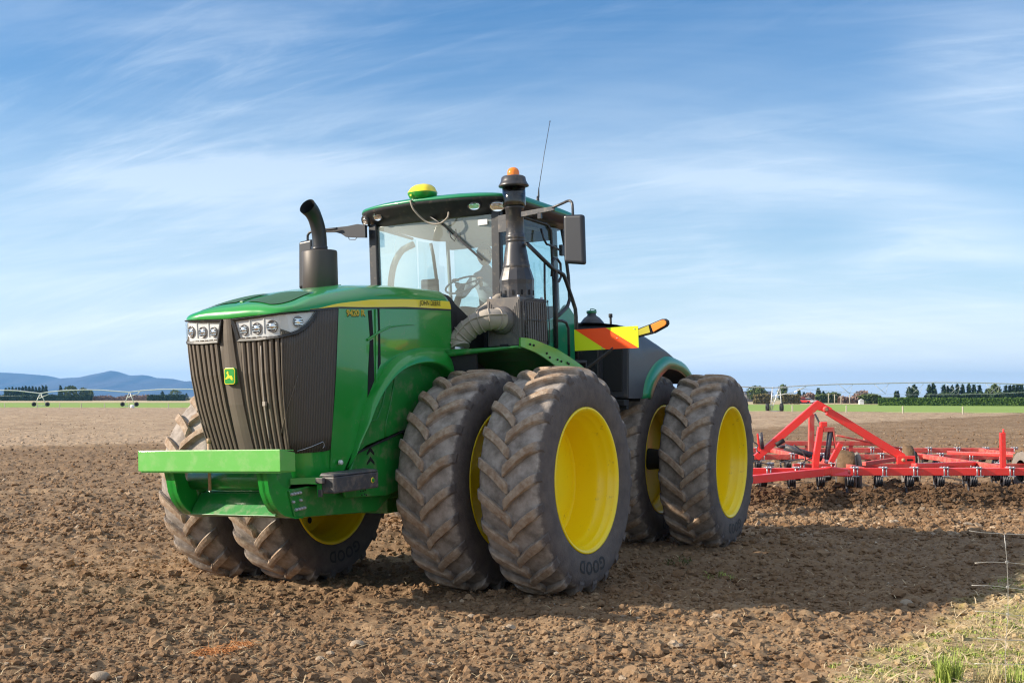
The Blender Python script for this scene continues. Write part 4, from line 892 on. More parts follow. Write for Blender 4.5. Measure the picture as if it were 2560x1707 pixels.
# ---- cab
b = MB(); b.box((-2.40, -.78, 2.12), (-.80, .78, 2.20)); b.box((-.86, -.66, 2.2), (-.80, .66, 2.50)); cabb = P_('cab', b, 'dark', .01)
tag(cabb, None)
for sd in (1, -1):
    b = MB(); b.prism([(x, .80 * sd, z) for x, z in [(-1.0, 2.12), (-1.0, 2.55), (-1.88, 2.60), (-2.03, 2.64), (-2.26, 2.78), (-2.335, 2.735), (-2.44, 2.66), (-2.40, 2.12)]], (0, .055 * sd, 0)); P_('cab_side', b, 'green_roof', .012, parent=cabb)
    b = MB(); b.bar((-.885, .745 * sd, 2.2), (-.905, .765 * sd, 3.68), .075, .10, up=(0, 1, 0)); P_('front_pillar', b, 'black', .012, parent=cabb)
    b = MB(); (b.tube if sd > 0 else (lambda *a: b.tube([(-1.80, .87 * sd, 3.62), (-.95, .80 * sd, 3.66)], .017, 8)))([(-1.90, .868 * sd, 2.3), (-1.905, .872 * sd, 3.0), (-1.875, .875 * sd, 3.56), (-1.80, .87 * sd, 3.62), (-1.4, .84 * sd, 3.65), (-.95, .80 * sd, 3.66)], .017, 8); P_('door_frame', b, 'black', parent=cabb)
    b = MB(); b.tube([(-1.95, .862 * sd, 2.62), (-2.04, .862 * sd, 2.66), (-2.24, .86 * sd, 2.75), (-2.305, .86 * sd, 2.84), (-2.29, .86 * sd, 3.1), (-2.22, .86 * sd, 3.45), (-2.17, .86 * sd, 3.60)], .02, 8); P_('rear_pillar', b, 'black', parent=cabb)
    b = MB(); b.grid([[(-.93, .785 * sd, 2.35), (-.94, .80 * sd, 3.0), (-.94, .79 * sd, 3.64)], [(-1.4, .84 * sd, 2.35), (-1.4, .86 * sd, 3.0), (-1.4, .835 * sd, 3.64)], [(-1.89, .865 * sd, 2.35), (-1.9, .875 * sd, 3.0), (-1.87, .865 * sd, 3.62)]], flip=sd > 0); P_('door_glass', b, 'sideglass', parent=cabb)
    b = MB(); b.grid([[(-1.91, .86 * sd, 2.63), (-1.915, .872 * sd, 3.1), (-1.90, .86 * sd, 3.6)], [(-2.10, .86 * sd, 2.70), (-2.10, .868 * sd, 3.1), (-2.06, .86 * sd, 3.6)], [(-2.29, .86 * sd, 2.82), (-2.28, .86 * sd, 3.1), (-2.17, .86 * sd, 3.6)]], flip=sd > 0); P_('quarter_glass', b, 'sideglass', parent=cabb)
    b = MB(); b.bar((-2.33, .68 * sd, 2.2), (-2.28, .70 * sd, 3.65), .07 if sd > 0 else .03, .07 if sd > 0 else .03); P_('corner_post', b, 'cabin', parent=cabb)
b = MB(); b.grid([[(-.905 + .075 * (1 - (y / .75) ** 2) + .0 * z, y, z) for y in np.linspace(-.72, .72, 17)] for z in np.linspace(2.5, 3.65, 9)], flip=False); P_('windscreen', b, 'glass', parent=cabb)
b = MB(); b.grid([[(-2.36, y, z) for y in np.linspace(-.66, .66, 5)] for z in (2.75, 3.6)]); P_('rear_window', b, 'sideglass', parent=cabb)
b = MB(); b.box((-2.38, -.68, 2.2), (-2.33, .68, 2.78)); b.box((-2.37, -.70, 3.52), (-2.30, .70, 3.66)); b.box((-2.35, .16, 2.7), (-2.31, .22, 3.6)); b.box((-2.2, -.6, 3.60), (-1.1, .6, 3.64)); P_('cab_lining', b, 'cabin', .01, parent=cabb)
# rubber strip between bonnet and cab
b = MB()
rw = []
for t in np.linspace(0, 1, 12): p = hoodP(0, t * 2, 1); rw.append([(p[0] - .006, p[1] + .004, p[2] - .01), (p[0] - .11, p[1] + .004, p[2] - .02)])
b.grid([[(-.206, .60, 2.22), (-.31, .60, 2.22)], [(-.206, .614, 2.5), (-.31, .612, 2.5)]] + rw, smooth=False); b.grid([[(q[0], -q[1], q[2]) for q in r] for r in [[(-.206, .60, 2.22), (-.31, .60, 2.22)], [(-.206, .614, 2.5), (-.31, .612, 2.5)]] + rw], smooth=False)
P_('bonnet_seal', b, 'dark', solid=.02)
b = MB(); b.box((-.85, -.62, 1.9), (-.32, .62, 2.46)); b.hexa([(-.80, -.6, 2.45), (-.34, -.6, 2.45), (-.34, .6, 2.45), (-.80, .6, 2.45), (-.80, -.58, 2.50), (-.34, -.5, 2.80), (-.34, .5, 2.80), (-.80, .58, 2.50)]); P_('cowl', b, 'dark', .02)
# roof
def roof_out(n=72):
    o = []
    for k in range(n):
        a = 2 * math.pi * k / n; c, s = math.cos(a), math.sin(a); e = 2 / 6.5
        x = abs(c) ** e * (1 if c > 0 else -1); y = abs(s) ** e * (1 if s > 0 else -1)
        o.append((-1.60 + (.78 if x > 0 else .96) * x + (.20 * max(0, x) * (1 - abs(y) ** 1.8)), .985 * y))
    return o
ro = roof_out(); cx0 = -1.6
def ring(scale, zf, dx=0): return [(cx0 + (x - cx0) * scale[0] + dx, y * scale[1], zf(x, y)) for x, y in ro]
def zl(x, y): return float(np.interp(x, [-2.55, -1.9, -1.2, -.85, -.6], [3.69, 3.715, 3.745, 3.785, 3.80]))
b = MB()
b.grid([ring((.80, .84), lambda x, y: 3.655), ring((.84, .88), lambda x, y: 3.645 if x > -1.2 else 3.66), ring((.93, .95), lambda x, y: zl(x, y) - .055), ring((.985, .985), lambda x, y: zl(x, y) - .012), ring((1, 1), lambda x, y: zl(x, y) + .004), ring((1, 1), lambda x, y: zl(x, y) + .024)], closed=True)
rf_l = P_('roof_lining', b, 'black', parent=cabb, merge=False)
b = MB(); zt = lambda k: (lambda x, y: zl(x, y) * (1 - k) + 3.905 * k)
b.grid([ring((1.0, 1.0), lambda x, y: zl(x, y) + .022), ring((1.006, 1.006), lambda x, y: zl(x, y) + .026), ring((1.0, 1.0), lambda x, y: zl(x, y) + .05), ring((.975, .97), lambda x, y: zl(x, y) + .085 if x < -1.0 else zl(x, y) + .06), ring((.92, .90), lambda x, y: zl(x, y) + .12 if x < -1.0 else zl(x, y) + .078), ring((.7, .65), lambda x, y: 3.885), ring((.4, .35), lambda x, y: 3.905), ring((.01, .01), lambda x, y: 3.91)], closed=True)
rf = P_('roof', b, 'green_roof')
b = MB(); b.grid([ring((.80, .84), lambda x, y: 3.655), ring((.01, .01), lambda x, y: 3.655)], closed=True, flip=True); P_('headliner', b, 'cabin', parent=rf)
for (x, y, z, w, h) in ((-.865, -.83, 3.725, .062, .062), (-.79, -.62, 3.745, .066, .045), (-.775, .585, 3.738, .075, .045), (-.86, .80, 3.722, .085, .062)):
    n = Vector((1, (.45 if abs(y) > .7 else .08) * (1 if y > 0 else -1), -.45)).normalized(); ax_ = n.to_track_quat('Z', 'Y').to_matrix(); c = Vector((x, y, z)) + n * .015
    b = MB(); b.lathe([(1.0, -.02), (1.0, .012), (.9, .016), (.86, .010)], 24, 'z', mi=0); b.lathe([(.88, .008), (.6, -.0), (0, -.008)], 24, 'z', mi=1)
    for k in range(5): b.box((-.72 + .0 * k, -.5 + k * .22, .004), (.72, -.40 + k * .22, .010), 1)
    b.v = [tuple(c + ax_ @ Vector((p[0] * w, p[1] * h, p[2]))) for p in b.v]
    wlp = P_('work_light', b, ['black', 'chrome'], parent=rf)
# wiper
b = MB(); b.tube([(-.76, .01, 3.70), (-.80, .187, 3.574), (-.80, .30, 3.475)], .010, 8); b.bar((-.80, .30, 3.475), (-.83, .62, 3.18), .010, .022); b.tube([(-.795, .24, 3.53), (-.80, .27, 3.44), (-.80, .31, 3.40), (-.80, .34, 3.45), (-.80, .33, 3.52)], .005, 6); P_('wiper', b, 'black')
# windscreen patches
b = MB(); b.box((-.868, .56, 3.545), (-.864, .67, 3.60)); P_('windscreen_label', b, 'white')
# satellite receiver on the roof front
gx_, gy_ = -.72, -.01
def oval(w, d, z, n=32, sh=0): return [(gx_ + sh + d * math.copysign(abs(math.cos(2 * math.pi * k / n)) ** .8, math.cos(2 * math.pi * k / n)), gy_ + w * math.copysign(abs(math.sin(2 * math.pi * k / n)) ** .8, math.sin(2 * math.pi * k / n)), z) for k in range(n)]
b = MB(); b.grid([oval(.02, .02, 3.842), oval(.10, .09, 3.845), oval(.128, .12, 3.865), oval(.148, .14, 3.905), oval(.150, .142, 3.922)], closed=True); rc = P_('satellite_receiver', b, 'green')
b = MB(); b.grid([oval(.150, .142, 3.922), oval(.142, .136, 3.935), oval(.120, .115, 3.975, sh=-.01), oval(.085, .085, 4.002, sh=-.02), oval(.04, .04, 4.014, sh=-.025), oval(.001, .001, 4.016, sh=-.025)], closed=True); P_('receiver_dome', b, 'stripe', parent=rc)
b = MB(); b.prism([(gx_ + .139, gy_ - .055 + y, 3.888 + z) for y, z in rr_poly(.009, .010, .003)], (.003, 0, 0)); P_('receiver_badge', b, 'stripe', parent=rc)
b = MB(); b.tube([(-.70, -.085, 3.86)] + [tuple(p) for p in crs([(-.60, -.085, 3.83), (-.62, -.059, 3.741), (-.70, .039, 3.616), (-.72, .184, 3.583), (-.74, .275, 3.641), (-.76, .276, 3.70)], 20)], .010, 8); P_('receiver_cable', b, 'hose', parent=rc)
# antenna
b = MB(); b.lathe([(.018, 0), (.022, .02), (.018, .06), (.010, .10)], 14, 'z', (-1.93, .70, 3.86), caps=True); b.tube([(-1.935, .70, 3.90), (-1.95, .70, 3.96), (-1.965, .70, 4.06)], [.007, .012, .005], 8); b.tube([(-1.965, .70, 4.05), (-2.12, .70, 4.45), (-2.288, .70, 4.846)], [.0042, .0036, .0036], 6); b.tube([(-2.284, .70, 4.835), (-2.290, .70, 4.852)], .006, 6); P_('antenna', b, 'black')
# ---- mirrors
def mirror(s, x, y0, y1, z0, z1):
    b = MB(); b.hexa([(x - .02, s * y0, z0 + .02), (x + .045, s * y0, z0 + .03), (x + .045, s * y1, z0), (x - .02, s * y1, z0 - .01), (x - .03, s * y0, z1), (x + .035, s * (y0 + .005), z1), (x + .035, s * (y1 - .01), z1 - .015), (x - .03, s * y1, z1 - .015)])
    m_ = P_('mirror', b, 'mirror', .028, seg=4); b = MB(); b.box((x - .034, min(s * (y0 + .02), s * (y1 - .02)), z0 + .05), (x - .028, max(s * (y0 + .02), s * (y1 - .02)), z1 - .04)); P_('mirror_glass', b, 'chrome', parent=m_); return m_
mR = mirror(1, -.60, 1.678, 1.900, 3.02, 3.512)
b = MB(); b.tube([tuple(p) for p in crs([(-.75, 1.48, 3.622), (-.72, 1.60, 3.645), (-.64, 1.72, 3.652), (-.61, 1.765, 3.625), (-.60, 1.775, 3.57), (-.60, 1.775, 3.49)], 18)], .013, 10)
b.hexa([(-.90, .80, 3.56), (-.86, .80, 3.56), (-.74, 1.50, 3.592), (-.77, 1.50, 3.592), (-.90, .80, 3.62), (-.86, .80, 3.62), (-.74, 1.50, 3.634), (-.77, 1.50, 3.634)]); b.box((-.80, 1.30, 3.53), (-.77, 1.34, 3.60)); P_('mirror_arm', b, 'stack', .003, parent=mR)
mL = mirror(-1, -.70, 1.42, 1.62, 3.03, 3.565)
b = MB(); b.tube([tuple(p) for p in crs([(-.72, -1.12, 3.655), (-.70, -1.35, 3.652), (-.70, -1.47, 3.645), (-.70, -1.505, 3.615), (-.70, -1.505, 3.54)], 14)], .014, 10)
b.prism([(-.80, y, z) for y, z in [(-.78, 3.665), (-.88, 3.685), (-1.02, 3.675), (-1.36, 3.678), (-1.36, 3.640), (-1.18, 3.625), (-1.10, 3.600), (-1.04, 3.560), (-.93, 3.545), (-.78, 3.53)]], (.04, 0, 0)); b.tube([(-.78, -1.03, 3.60), (-.77, -1.0, 3.53), (-.77, -.92, 3.52), (-.77, -.88, 3.56)], .005, 6); P_('mirror_arm', b, 'mirror', .003, parent=mL)
# ---- rails by the cab door
def rail(name, pts, r, m='black', n=None):
    b = MB(); b.tube([tuple(p) for p in (crs(pts, n) if n else pts)], r, 10); return P_(name, b, m)
hr = rail('hand_rail', [(-.90, 1.12, 3.30), (-.78, 1.16, 3.297), (-.72, 1.20, 3.29), (-1.0, 1.25, 3.13), (-1.20, 1.25, 3.055), (-1.30, 1.25, 3.045), (-1.40, 1.25, 3.02), (-1.46, 1.25, 2.95), (-1.58, 1.25, 2.78), (-1.645, 1.25, 2.68), (-1.655, 1.25, 2.60), (-1.64, 1.25, 2.15)], .021)
b = MB(); b.tube([(-1.225, 1.25, 3.05), (-1.185, 1.25, 2.26)], .019, 10); P_('rail_post', b, 'black', parent=hr)
rail('lower_rail', [(-1.20, 1.25, 2.54), (-1.32, 1.25, 2.545), (-1.42, 1.25, 2.53), (-1.468, 1.25, 2.47), (-1.46, 1.25, 2.18)], .015)
rail('side_rail', [(-1.60, .93, 2.30), (-1.58, .93, 2.9), (-1.60, .93, 3.20)], .012)
rail('door_handle', [(-1.75, .93, 3.05), (-1.74, .95, 3.19), (-1.78, .95, 3.24), (-1.86, .95, 3.245), (-1.93, .95, 3.20), (-1.935, .95, 3.06), (-1.88, .95, 3.005), (-1.80, .95, 3.0), (-1.755, .94, 3.04)], .014)
rail('upper_handle', [(-1.60, .90, 3.55), (-1.60, .93, 3.44), (-1.66, .93, 3.39), (-1.80, .93, 3.38), (-2.02, .90, 3.36)], .012)
b = MB(); b.box((-2.1, .88, 3.30), (-2.04, .92, 3.42)); b.box((-1.92, .88, 2.86), (-1.86, .905, 2.95)); P_('door_latch', b, 'black', .006)
b = MB()
for z, yy in ((2.14, 1.3), (1.75, 1.33), (1.40, 1.36)): b.box((-1.75, .85, z - .03), (-1.25, yy, z))
b.box((-1.78, .84, 1.3), (-1.75, 1.3, 2.14)); b.box((-1.25, .84, 1.3), (-1.22, 1.3, 2.14)); P_('steps', b, 'dark', .006)
# ---- warning board and indicator arm
def board(x, y0, y1, z0, z1):
    b = MB(); b.box((x - .01, y0, z0), (x, y1, z1), 0)
    f = x + .0025; y = lambda u: y0 + (y1 - y0) * u; zz_ = lambda v: z0 + (z1 - z0) * v
    b.prism([(f - .002, y(.015), zz_(1)), (f - .002, y(.495), zz_(0)), (f - .002, y(1.0), zz_(0)), (f - .002, y(.505), zz_(1))], (.002, 0, 0), 1)
    for u, v in ((.95, .87), (.68, .49), (.44, .07)): b.lathe([(0, .006), (.006, .006), (.006, 0)], 10, 'x', (x + .002, y(u), zz_(v)), 2, caps=False)
    return b
P_('warning_board', board(-1.25, 1.424, 2.124, 2.225, 2.441), ['sign_y', 'sign_r', 'bolt'])
b = MB(); b.bar((-1.275, 1.85, 2.24), (-1.275, 1.52, 2.03), .012, .075, up=(1, 0, 0)); P_('board_brace', b, 'grey', .003)
b = MB(); b.hexa([(-1.42, 2.0, 2.322), (-1.37, 2.0, 2.322), (-1.37, 2.225, 2.362), (-1.42, 2.225, 2.362), (-1.42, 2.0, 2.40), (-1.37, 2.0, 2.40), (-1.37, 2.20, 2.458), (-1.42, 2.20, 2.458)])
oc = [(2.20, 2.458), (2.33, 2.502), (2.365, 2.502), (2.392, 2.482), (2.395, 2.45), (2.375, 2.425), (2.235, 2.362)]
b.prism([(-1.42, y, z) for y, z in oc], (.05, 0, 0)); ia = P_('indicator_arm', b, 'dark', .006)
b = MB(); b.prism([(-1.369, y, z) for y, z in [(2.215, 2.45), (2.33, 2.49), (2.36, 2.49), (2.380, 2.474), (2.382, 2.452), (2.366, 2.434), (2.24, 2.377)]], (.012, 0, 0)); P_('indicator_lens', b, 'orange', .004, parent=ia)
b = MB(); b.prism([(-1.369, y, z) for y, z in [(2.02, 2.39), (2.19, 2.445), (2.205, 2.375), (2.02, 2.34)]], (.006, 0, 0)); P_('indicator_reflector', b, 'olive', parent=ia)
# ---- rear tank cowl, fender and fillers
YR = 1.36
ct = [(-2.50, 2.575), (-2.804, 2.558), (-3.214, 2.496), (-3.591, 2.42), (-3.9, 2.316), (-4.103, 2.226)]; CT = crs(ct, 24)
gt = [(-2.95, 1.785), (-3.028, 1.953), (-3.22, 2.102), (-3.485, 2.202), (-3.787, 2.25), (-4.08, 2.235)]; GT = crs(gt, 24)
for sd in (1, -1):
    b = MB(); n_ = 24; tops = [(p[0], p[1]) for p in CT]; bots = [(-2.50, 1.78)] + [(p[0], p[1]) for p in GT]; B = np.array(bots); T = np.array(tops)
    Bx = crs(bots, n_)
    rows = []
    for i in range(n_):
        t_, q_ = T[i], Bx[i]; rows.append([(q_[0] + (t_[0] - q_[0]) * v, (YR - .10 * max(0, v - .6) ** 2 / .16) * sd, q_[1] + (t_[1] - q_[1]) * v) for v in np.linspace(0, 1, 9)] + [(t_[0], yy * sd, t_[1] + zz2) for yy, zz2 in ((1.22, .022), (1.0, .045), (.6, .05))])
    b.grid(rows, flip=(sd < 0)); rear(b); rcw = P_('rear_cowl', b, 'grey')
    b = MB()     # front face of the tank with recessed black panels
    b.box((-2.54, min(.50 * sd, YR * sd), 1.78), (-2.50, max(.50 * sd, YR * sd), 2.575)); rear(b); P_('tank_front', b, 'grey', .02)
    b = MB(); b.box((-2.498, min(.52 * sd, 1.02 * sd), 1.80), (-2.46, max(.52 * sd, 1.02 * sd), 2.55)); rear(b); P_('tank_panel', b, 'black', .02)
    b = MB(); b.box((-2.499, min(1.06 * sd, 1.29 * sd), 1.86), (-2.485, max(1.06 * sd, 1.29 * sd), 2.50)); rear(b); P_('tank_recess', b, 'dark', .03)
    b = MB(); b.box((-2.6, min(1.05 * sd, 1.33 * sd), 1.70), (-2.44, max(1.05 * sd, 1.33 * sd), 1.77)); b.box((-2.6, min(.5 * sd, 1.33 * sd), 1.66), (-2.52, max(.5 * sd, 1.33 * sd), 1.70)); rear(b); P_('tank_step', b, 'dark', .008)
    # fender arch
    full = [(-2.95, 1.77), (-3.028, 1.953), (-3.22, 2.102), (-3.485, 2.202), (-3.787, 2.252), (-4.191, 2.213), (-4.491, 2.153), (-4.72, 2.05), (-4.85, 1.95)]
    inn = [(-3.17, 1.77), (-3.28, 1.89), (-3.42, 1.99), (-3.60, 2.065), (-3.80, 2.12), (-4.15, 2.11), (-4.42, 2.06), (-4.62, 1.98), (-4.72, 1.90)]
    A_, B_ = crs(full, 32), crs(inn, 32)
    b = MB(); rows = []
    for i in range(32):
        a_, c_ = A_[i], B_[i]; rows.append([(a_[0], .62 * sd, a_[1] + .01), (a_[0], (YR - .05) * sd, a_[1] + .012), (a_[0], (YR) * sd, a_[1]), ((a_[0] + c_[0]) / 2, (YR + .03) * sd, (a_[1] + c_[1]) / 2 + .008), (c_[0], (YR + .02) * sd, c_[1]), (c_[0], (YR - .01) * sd, c_[1] - .004)])
    b.grid(rows, flip=(sd > 0)); rear(b); P_('rear_fender', b, 'green_roof', solid=.012)
    b = MB(); b.grid([[(a_[0], .60 * sd, a_[1] - .03), (a_[0], 1.33 * sd, a_[1] - .03)] for a_ in A_], flip=(sd < 0)); b.box((-4.9, min(.5 * sd, .62 * sd), 1.5), (-2.6, max(.5 * sd, .62 * sd), 2.25)); rear(b); P_('rear_wheel_well', b, 'dark')
b = MB(); b.box((-4.7, -.9, 1.6), (-2.56, .9, 2.2)); b.hexa([(-4.5, -1.1, 2.2), (-2.56, -1.2, 2.2), (-2.56, 1.2, 2.2), (-4.5, 1.1, 2.2), (-3.9, -1.0, 2.42), (-2.56, -1.1, 2.60), (-2.56, 1.1, 2.60), (-3.9, 1.0, 2.42)]); rear(b); P_('fuel_tank', b, 'grey', .04)
b = MB(); b.lathe([(.16, 2.52), (.14, 2.60), (.09, 2.66), (.052, 2.685), (.050, 2.715)], 28, 'z', (-2.98, .80, 0)); tf = P_('tank_filler', b, 'grey')
b = MB(); b.lathe([(.058, 2.712), (.060, 2.722), (.060, 2.735), (.055, 2.742), (0, 2.744)], 24, 'z', (-2.98, .80, 0)); b.tube([(-2.98, .78, 2.742), (-2.98, .79, 2.762), (-2.98, .83, 2.758), (-2.98, .86, 2.745)], .006, 6); P_('filler_cap', b, 'green_roof', parent=tf)
b = MB(); b.tube([(-3.72, .70, 2.56), (-3.72, .70, 2.70)], .014, 10); b.lathe([(.022, 2.695), (.024, 2.70), (.024, 2.738), (.02, 2.742)], 16, 'z', (-3.72, .70, 0), caps=True); P_('breather_pipe', b, 'dark')
b = MB(); b.box((-5.6, -.08, .50), (-4.9, .08, .60)); b.box((-5.25, -.35, .62), (-5.1, .35, 1.2)); rear(b); P_('drawbar', b, 'dark', .01)
# ---- inside the cab
b = MB(); b.box((-2.15, -.22, 2.48), (-1.62, .32, 2.64)); seat = P_('seat', b, 'fabric', .05, seg=3)
b = MB(); b.hexa([(-2.20, -.20, 2.62), (-2.08, -.20, 2.62), (-2.08, .30, 2.62), (-2.20, .30, 2.62), (-2.30, -.18, 3.18), (-2.20, -.18, 3.18), (-2.20, .28, 3.18), (-2.30, .28, 3.18)]); P_('seat_back', b, 'fabric', .05, parent=seat, seg=3)
b = MB(); b.lathe([(.12, 2.2), (.10, 2.48)], 16, 'z', (-1.9, .05, 0)); P_('seat_base', b, 'dark', parent=seat)
b = MB(); b.box((-1.85, -.50, 2.55), (-1.45, -.27, 2.74)); b.bar((-1.5, -.42, 2.7), (-1.42, -.42, 3.0), .03, .03); b.box((-1.45, -.52, 2.92), (-1.41, -.30, 3.10)); P_('arm_console', b, 'dark', .02)
swc = Vector((-1.36, .05, 3.00)); b = MB(); tl = Matrix.Rotation(R(32), 3, 'Y')
b.tube([tuple(swc + tl @ Vector((.19 * math.cos(a), .19 * math.sin(a), 0))) for a in np.linspace(0, 2 * math.pi, 33)], .011, 8)
for a in (0, 2.1, 4.2): b.tube([tuple(swc), tuple(swc + tl @ Vector((.19 * math.cos(a), .19 * math.sin(a), 0)))], .010, 6)
b.tube([tuple(swc), (-1.12, .05, 2.62), (-1.0, .05, 2.2)], [.03, .045, .07], 12); P_('steering_wheel', b, 'dark')
b = MB(); b.tube([tuple(p) for p in crs([(-1.02, -.62, 2.3), (-1.0, -.64, 2.9), (-1.0, -.60, 3.2), (-1.02, -.50, 3.38), (-1.06, -.36, 3.45)], 20)], .035, 12); P_('air_duct', b, 'cabin')
# ------------------------------------------------------------------ driver
def skin_obj(name, chains, m, parent, root=0, sub=2):
    """chains: list of [(x,y,z,r),...]; chains after the first start at an existing vertex index given as int"""
    vs, es, rs = [], [], []
    for c in chains:
        prev = None
        for p in c:
            if isinstance(p, int): prev = p; continue
            vs.append(p[:3]); rs.append(p[3:] if len(p) > 4 else (p[3], p[3])); i = len(vs) - 1
            if prev is not None: es.append((prev, i))
            prev = i
    me = bpy.data.meshes.new(name); me.from_pydata(vs, es, []); o = bpy.data.objects.new(name, me); COL.objects.link(o); o.parent = parent
    sm_ = o.modifiers.new('skin', 'SKIN'); sm_.use_smooth_shade = True
    for i, v in enumerate(me.skin_vertices[0].data): v.radius = rs[i]; v.use_root = (i == root)
    sb = o.modifiers.new('sub', 'SUBSURF'); sb.levels = sub; sb.render_levels = sub
    me.materials.append(M[m]); return o
dl = TM @ Vector((-1.92, .05, 2.66))
drv = empty('person', dl, None, T_ROT)
tag(drv, 'driver in a grey shirt seated at the wheel behind the cab glass', 'person')
# pelvis, spine, neck (root at pelvis); local: x forward, z up
body = [[(0, 0, .04, .145, .115), (.0, 0, .20, .135, .105), (.02, 0, .36, .155, .115), (.03, 0, .46, .13, .10), (.035, 0, .535, .058), (.05, 0, .60, .055)],
        [3, (.04, .17, .455, .065), (.15, .24, .28, .050), (.30, .22, .25, .043), (.40, .17, .31, .036)],
        [3, (.04, -.17, .455, .065), (.15, -.24, .28, .050), (.30, -.20, .25, .043), (.40, -.12, .31, .036)]]
skin_obj('body', body, 'shirt', drv)
skin_obj('trousers', [[(.0, 0, .03, .14, .12), (.10, .10, .03, .095), (.42, .14, .07, .080), (.47, .14, -.10, .062), (.44, .14, -.38, .052)], [0, (.10, -.10, .03, .095), (.42, -.14, .07, .080), (.47, -.14, -.10, .062), (.44, -.14, -.38, .052)]], 'trouser', drv)
for s in (1, -1):
    b = MB(); b.hexa([(.36, s * .14 - .045, -.44), (.64, s * .14 - .04, -.44), (.64, s * .14 + .04, -.44), (.36, s * .14 + .045, -.44), (.36, s * .14 - .04, -.34), (.60, s * .14 - .035, -.39), (.60, s * .14 + .035, -.39), (.36, s * .14 + .04, -.34)]); b.build('shoe', 'dark', drv, bevel=.02)
# head with brow, nose, chin and ears
b = MB(); hc = Vector((.07, 0, .70)); rows = []
for i in range(25):
    v = i / 24; th = math.pi * v; z = math.cos(th) * .122; rad = math.sin(th); row = []
    for k in range(32):
        a = 2 * math.pi * k / 32; cx, sy = math.cos(a), math.sin(a)
        x = .098 * rad * cx; y = .078 * rad * sy
        if z < -.02: x = x * (1 + .10 * (cx > 0)) - .012 * (cx < 0) * (-z / .1); y *= 1 - .25 * min(1, (-z - .02) / .1)
        f = max(0, cx) ** 12
        nz = math.exp(-((z + .020) / .020) ** 2) * max(0, 1 - abs(y) / .018); x += .026 * nz * (cx > 0)
        x += .006 * math.exp(-((z - .028) / .012) ** 2) * (cx > .6)
        x -= .010 * math.exp(-((z - .008) / .014) ** 2) * math.exp(-((abs(y) - .030) / .016) ** 2) * (cx > 0)
        x += .007 * math.exp(-((z + .062) / .010) ** 2) * max(0, 1 - abs(y) / .030) * (cx > 0); x -= .005 * math.exp(-((z + .063) / .003) ** 2) * max(0, 1 - abs(y) / .028) * (cx > 0)
        row.append(tuple(hc + Vector((x, y, z))))
    rows.append(row)
b.grid(rows, closed=True, flip=True)
for s in (1, -1): b.lathe([(0, .010), (.012, .012), (.017, .006), (.014, -.004)], 14, 'y', (hc.x - .005, hc.y + s * .078, hc.z + .0))
hd = b.build('head', 'skin', drv)
for s in (1, -1):
    b = MB(); b.lathe([(0, .006), (.008, .004), (.011, -.002)], 12, 'x', (hc.x + .083, hc.y + s * .030, hc.z + .008)); b.build('eye', 'white', hd); b = MB(); b.lathe([(0, .0085), (.005, .0075)], 10, 'x', (hc.x + .083, hc.y + s * .030, hc.z + .008)); b.build('pupil', 'dark', hd)
b = MB(); rows = []
for i in range(10):
    th = math.pi * .56 * i / 9; z = math.cos(th) * .133; rad = math.sin(th); row = []
    for k in range(32):
        a = 2 * math.pi * k / 32; cx, sy = math.cos(a), math.sin(a); zz_ = z if (cx < .35) else max(z, .052); row.append((hc.x + .109 * rad * cx - .004, hc.y + .087 * rad * sy, hc.z + zz_))
    rows.append(row)
b.grid(rows, closed=True, flip=True); b.build('hair', 'hair', drv)
# hands gripping the steering wheel: palm, four curled fingers and a thumb each
swl = TM.inverted() @ dl
for s in (1, -1):
    wr = Vector((.40, s * .145, .31)); rim = (Vector((-1.36, .05, 3.00)) - Vector((-1.92, .05, 2.66))) + Matrix.Rotation(R(32), 3, 'Y') @ Vector((.19 * math.cos(s * 2.2), .19 * math.sin(s * 2.2), 0))
    d = (rim - wr); d = d.normalized() if d.length > .01 else Vector((1, 0, 0)); wr = rim - d * .115 + Vector((0, 0, .012)); sd_ = Vector((0, s, 0)); up = d.cross(sd_).normalized(); up = up if up.z > 0 else -up
    ch = [[(*wr, .024, .030), (*(wr + d * .045), .020, .036), (*(wr + d * .080 + up * .006), .015, .036)]]
    for j, (o_, ln) in enumerate(((-.028, .90), (-.009, 1.0), (.010, .95), (.028, .78))):
        p0 = wr + d * .085 + sd_ * o_ + up * .010; ch.append([(*p0, .0095), (*(p0 + (d * .026 + up * .006) * ln), .009), (*(p0 + (d * .042 - up * .014) * ln), .0085), (*(p0 + (d * .030 - up * .034) * ln), .0078)])
    t0 = wr + d * .035 - sd_ * .030; ch.append([(*t0, .012), (*(t0 + d * .026 - sd_ * .014 - up * .012), .0105), (*(t0 + d * .052 - sd_ * .006 - up * .024), .009)])
    o = MB()
    me = skin_obj('hand', [ch[0]] + ch[1:], 'skin', drv, sub=2)
    for i, v in enumerate(me.data.skin_vertices[0].data): v.use_root = i in (0, 3, 7, 11, 15, 19)
    b = MB(); b.tube([tuple(Vector((.40, s * .145, .31)) - d * .02), tuple(wr)], [.034, .026], 12); b.build('cuff', 'shirt', drv)
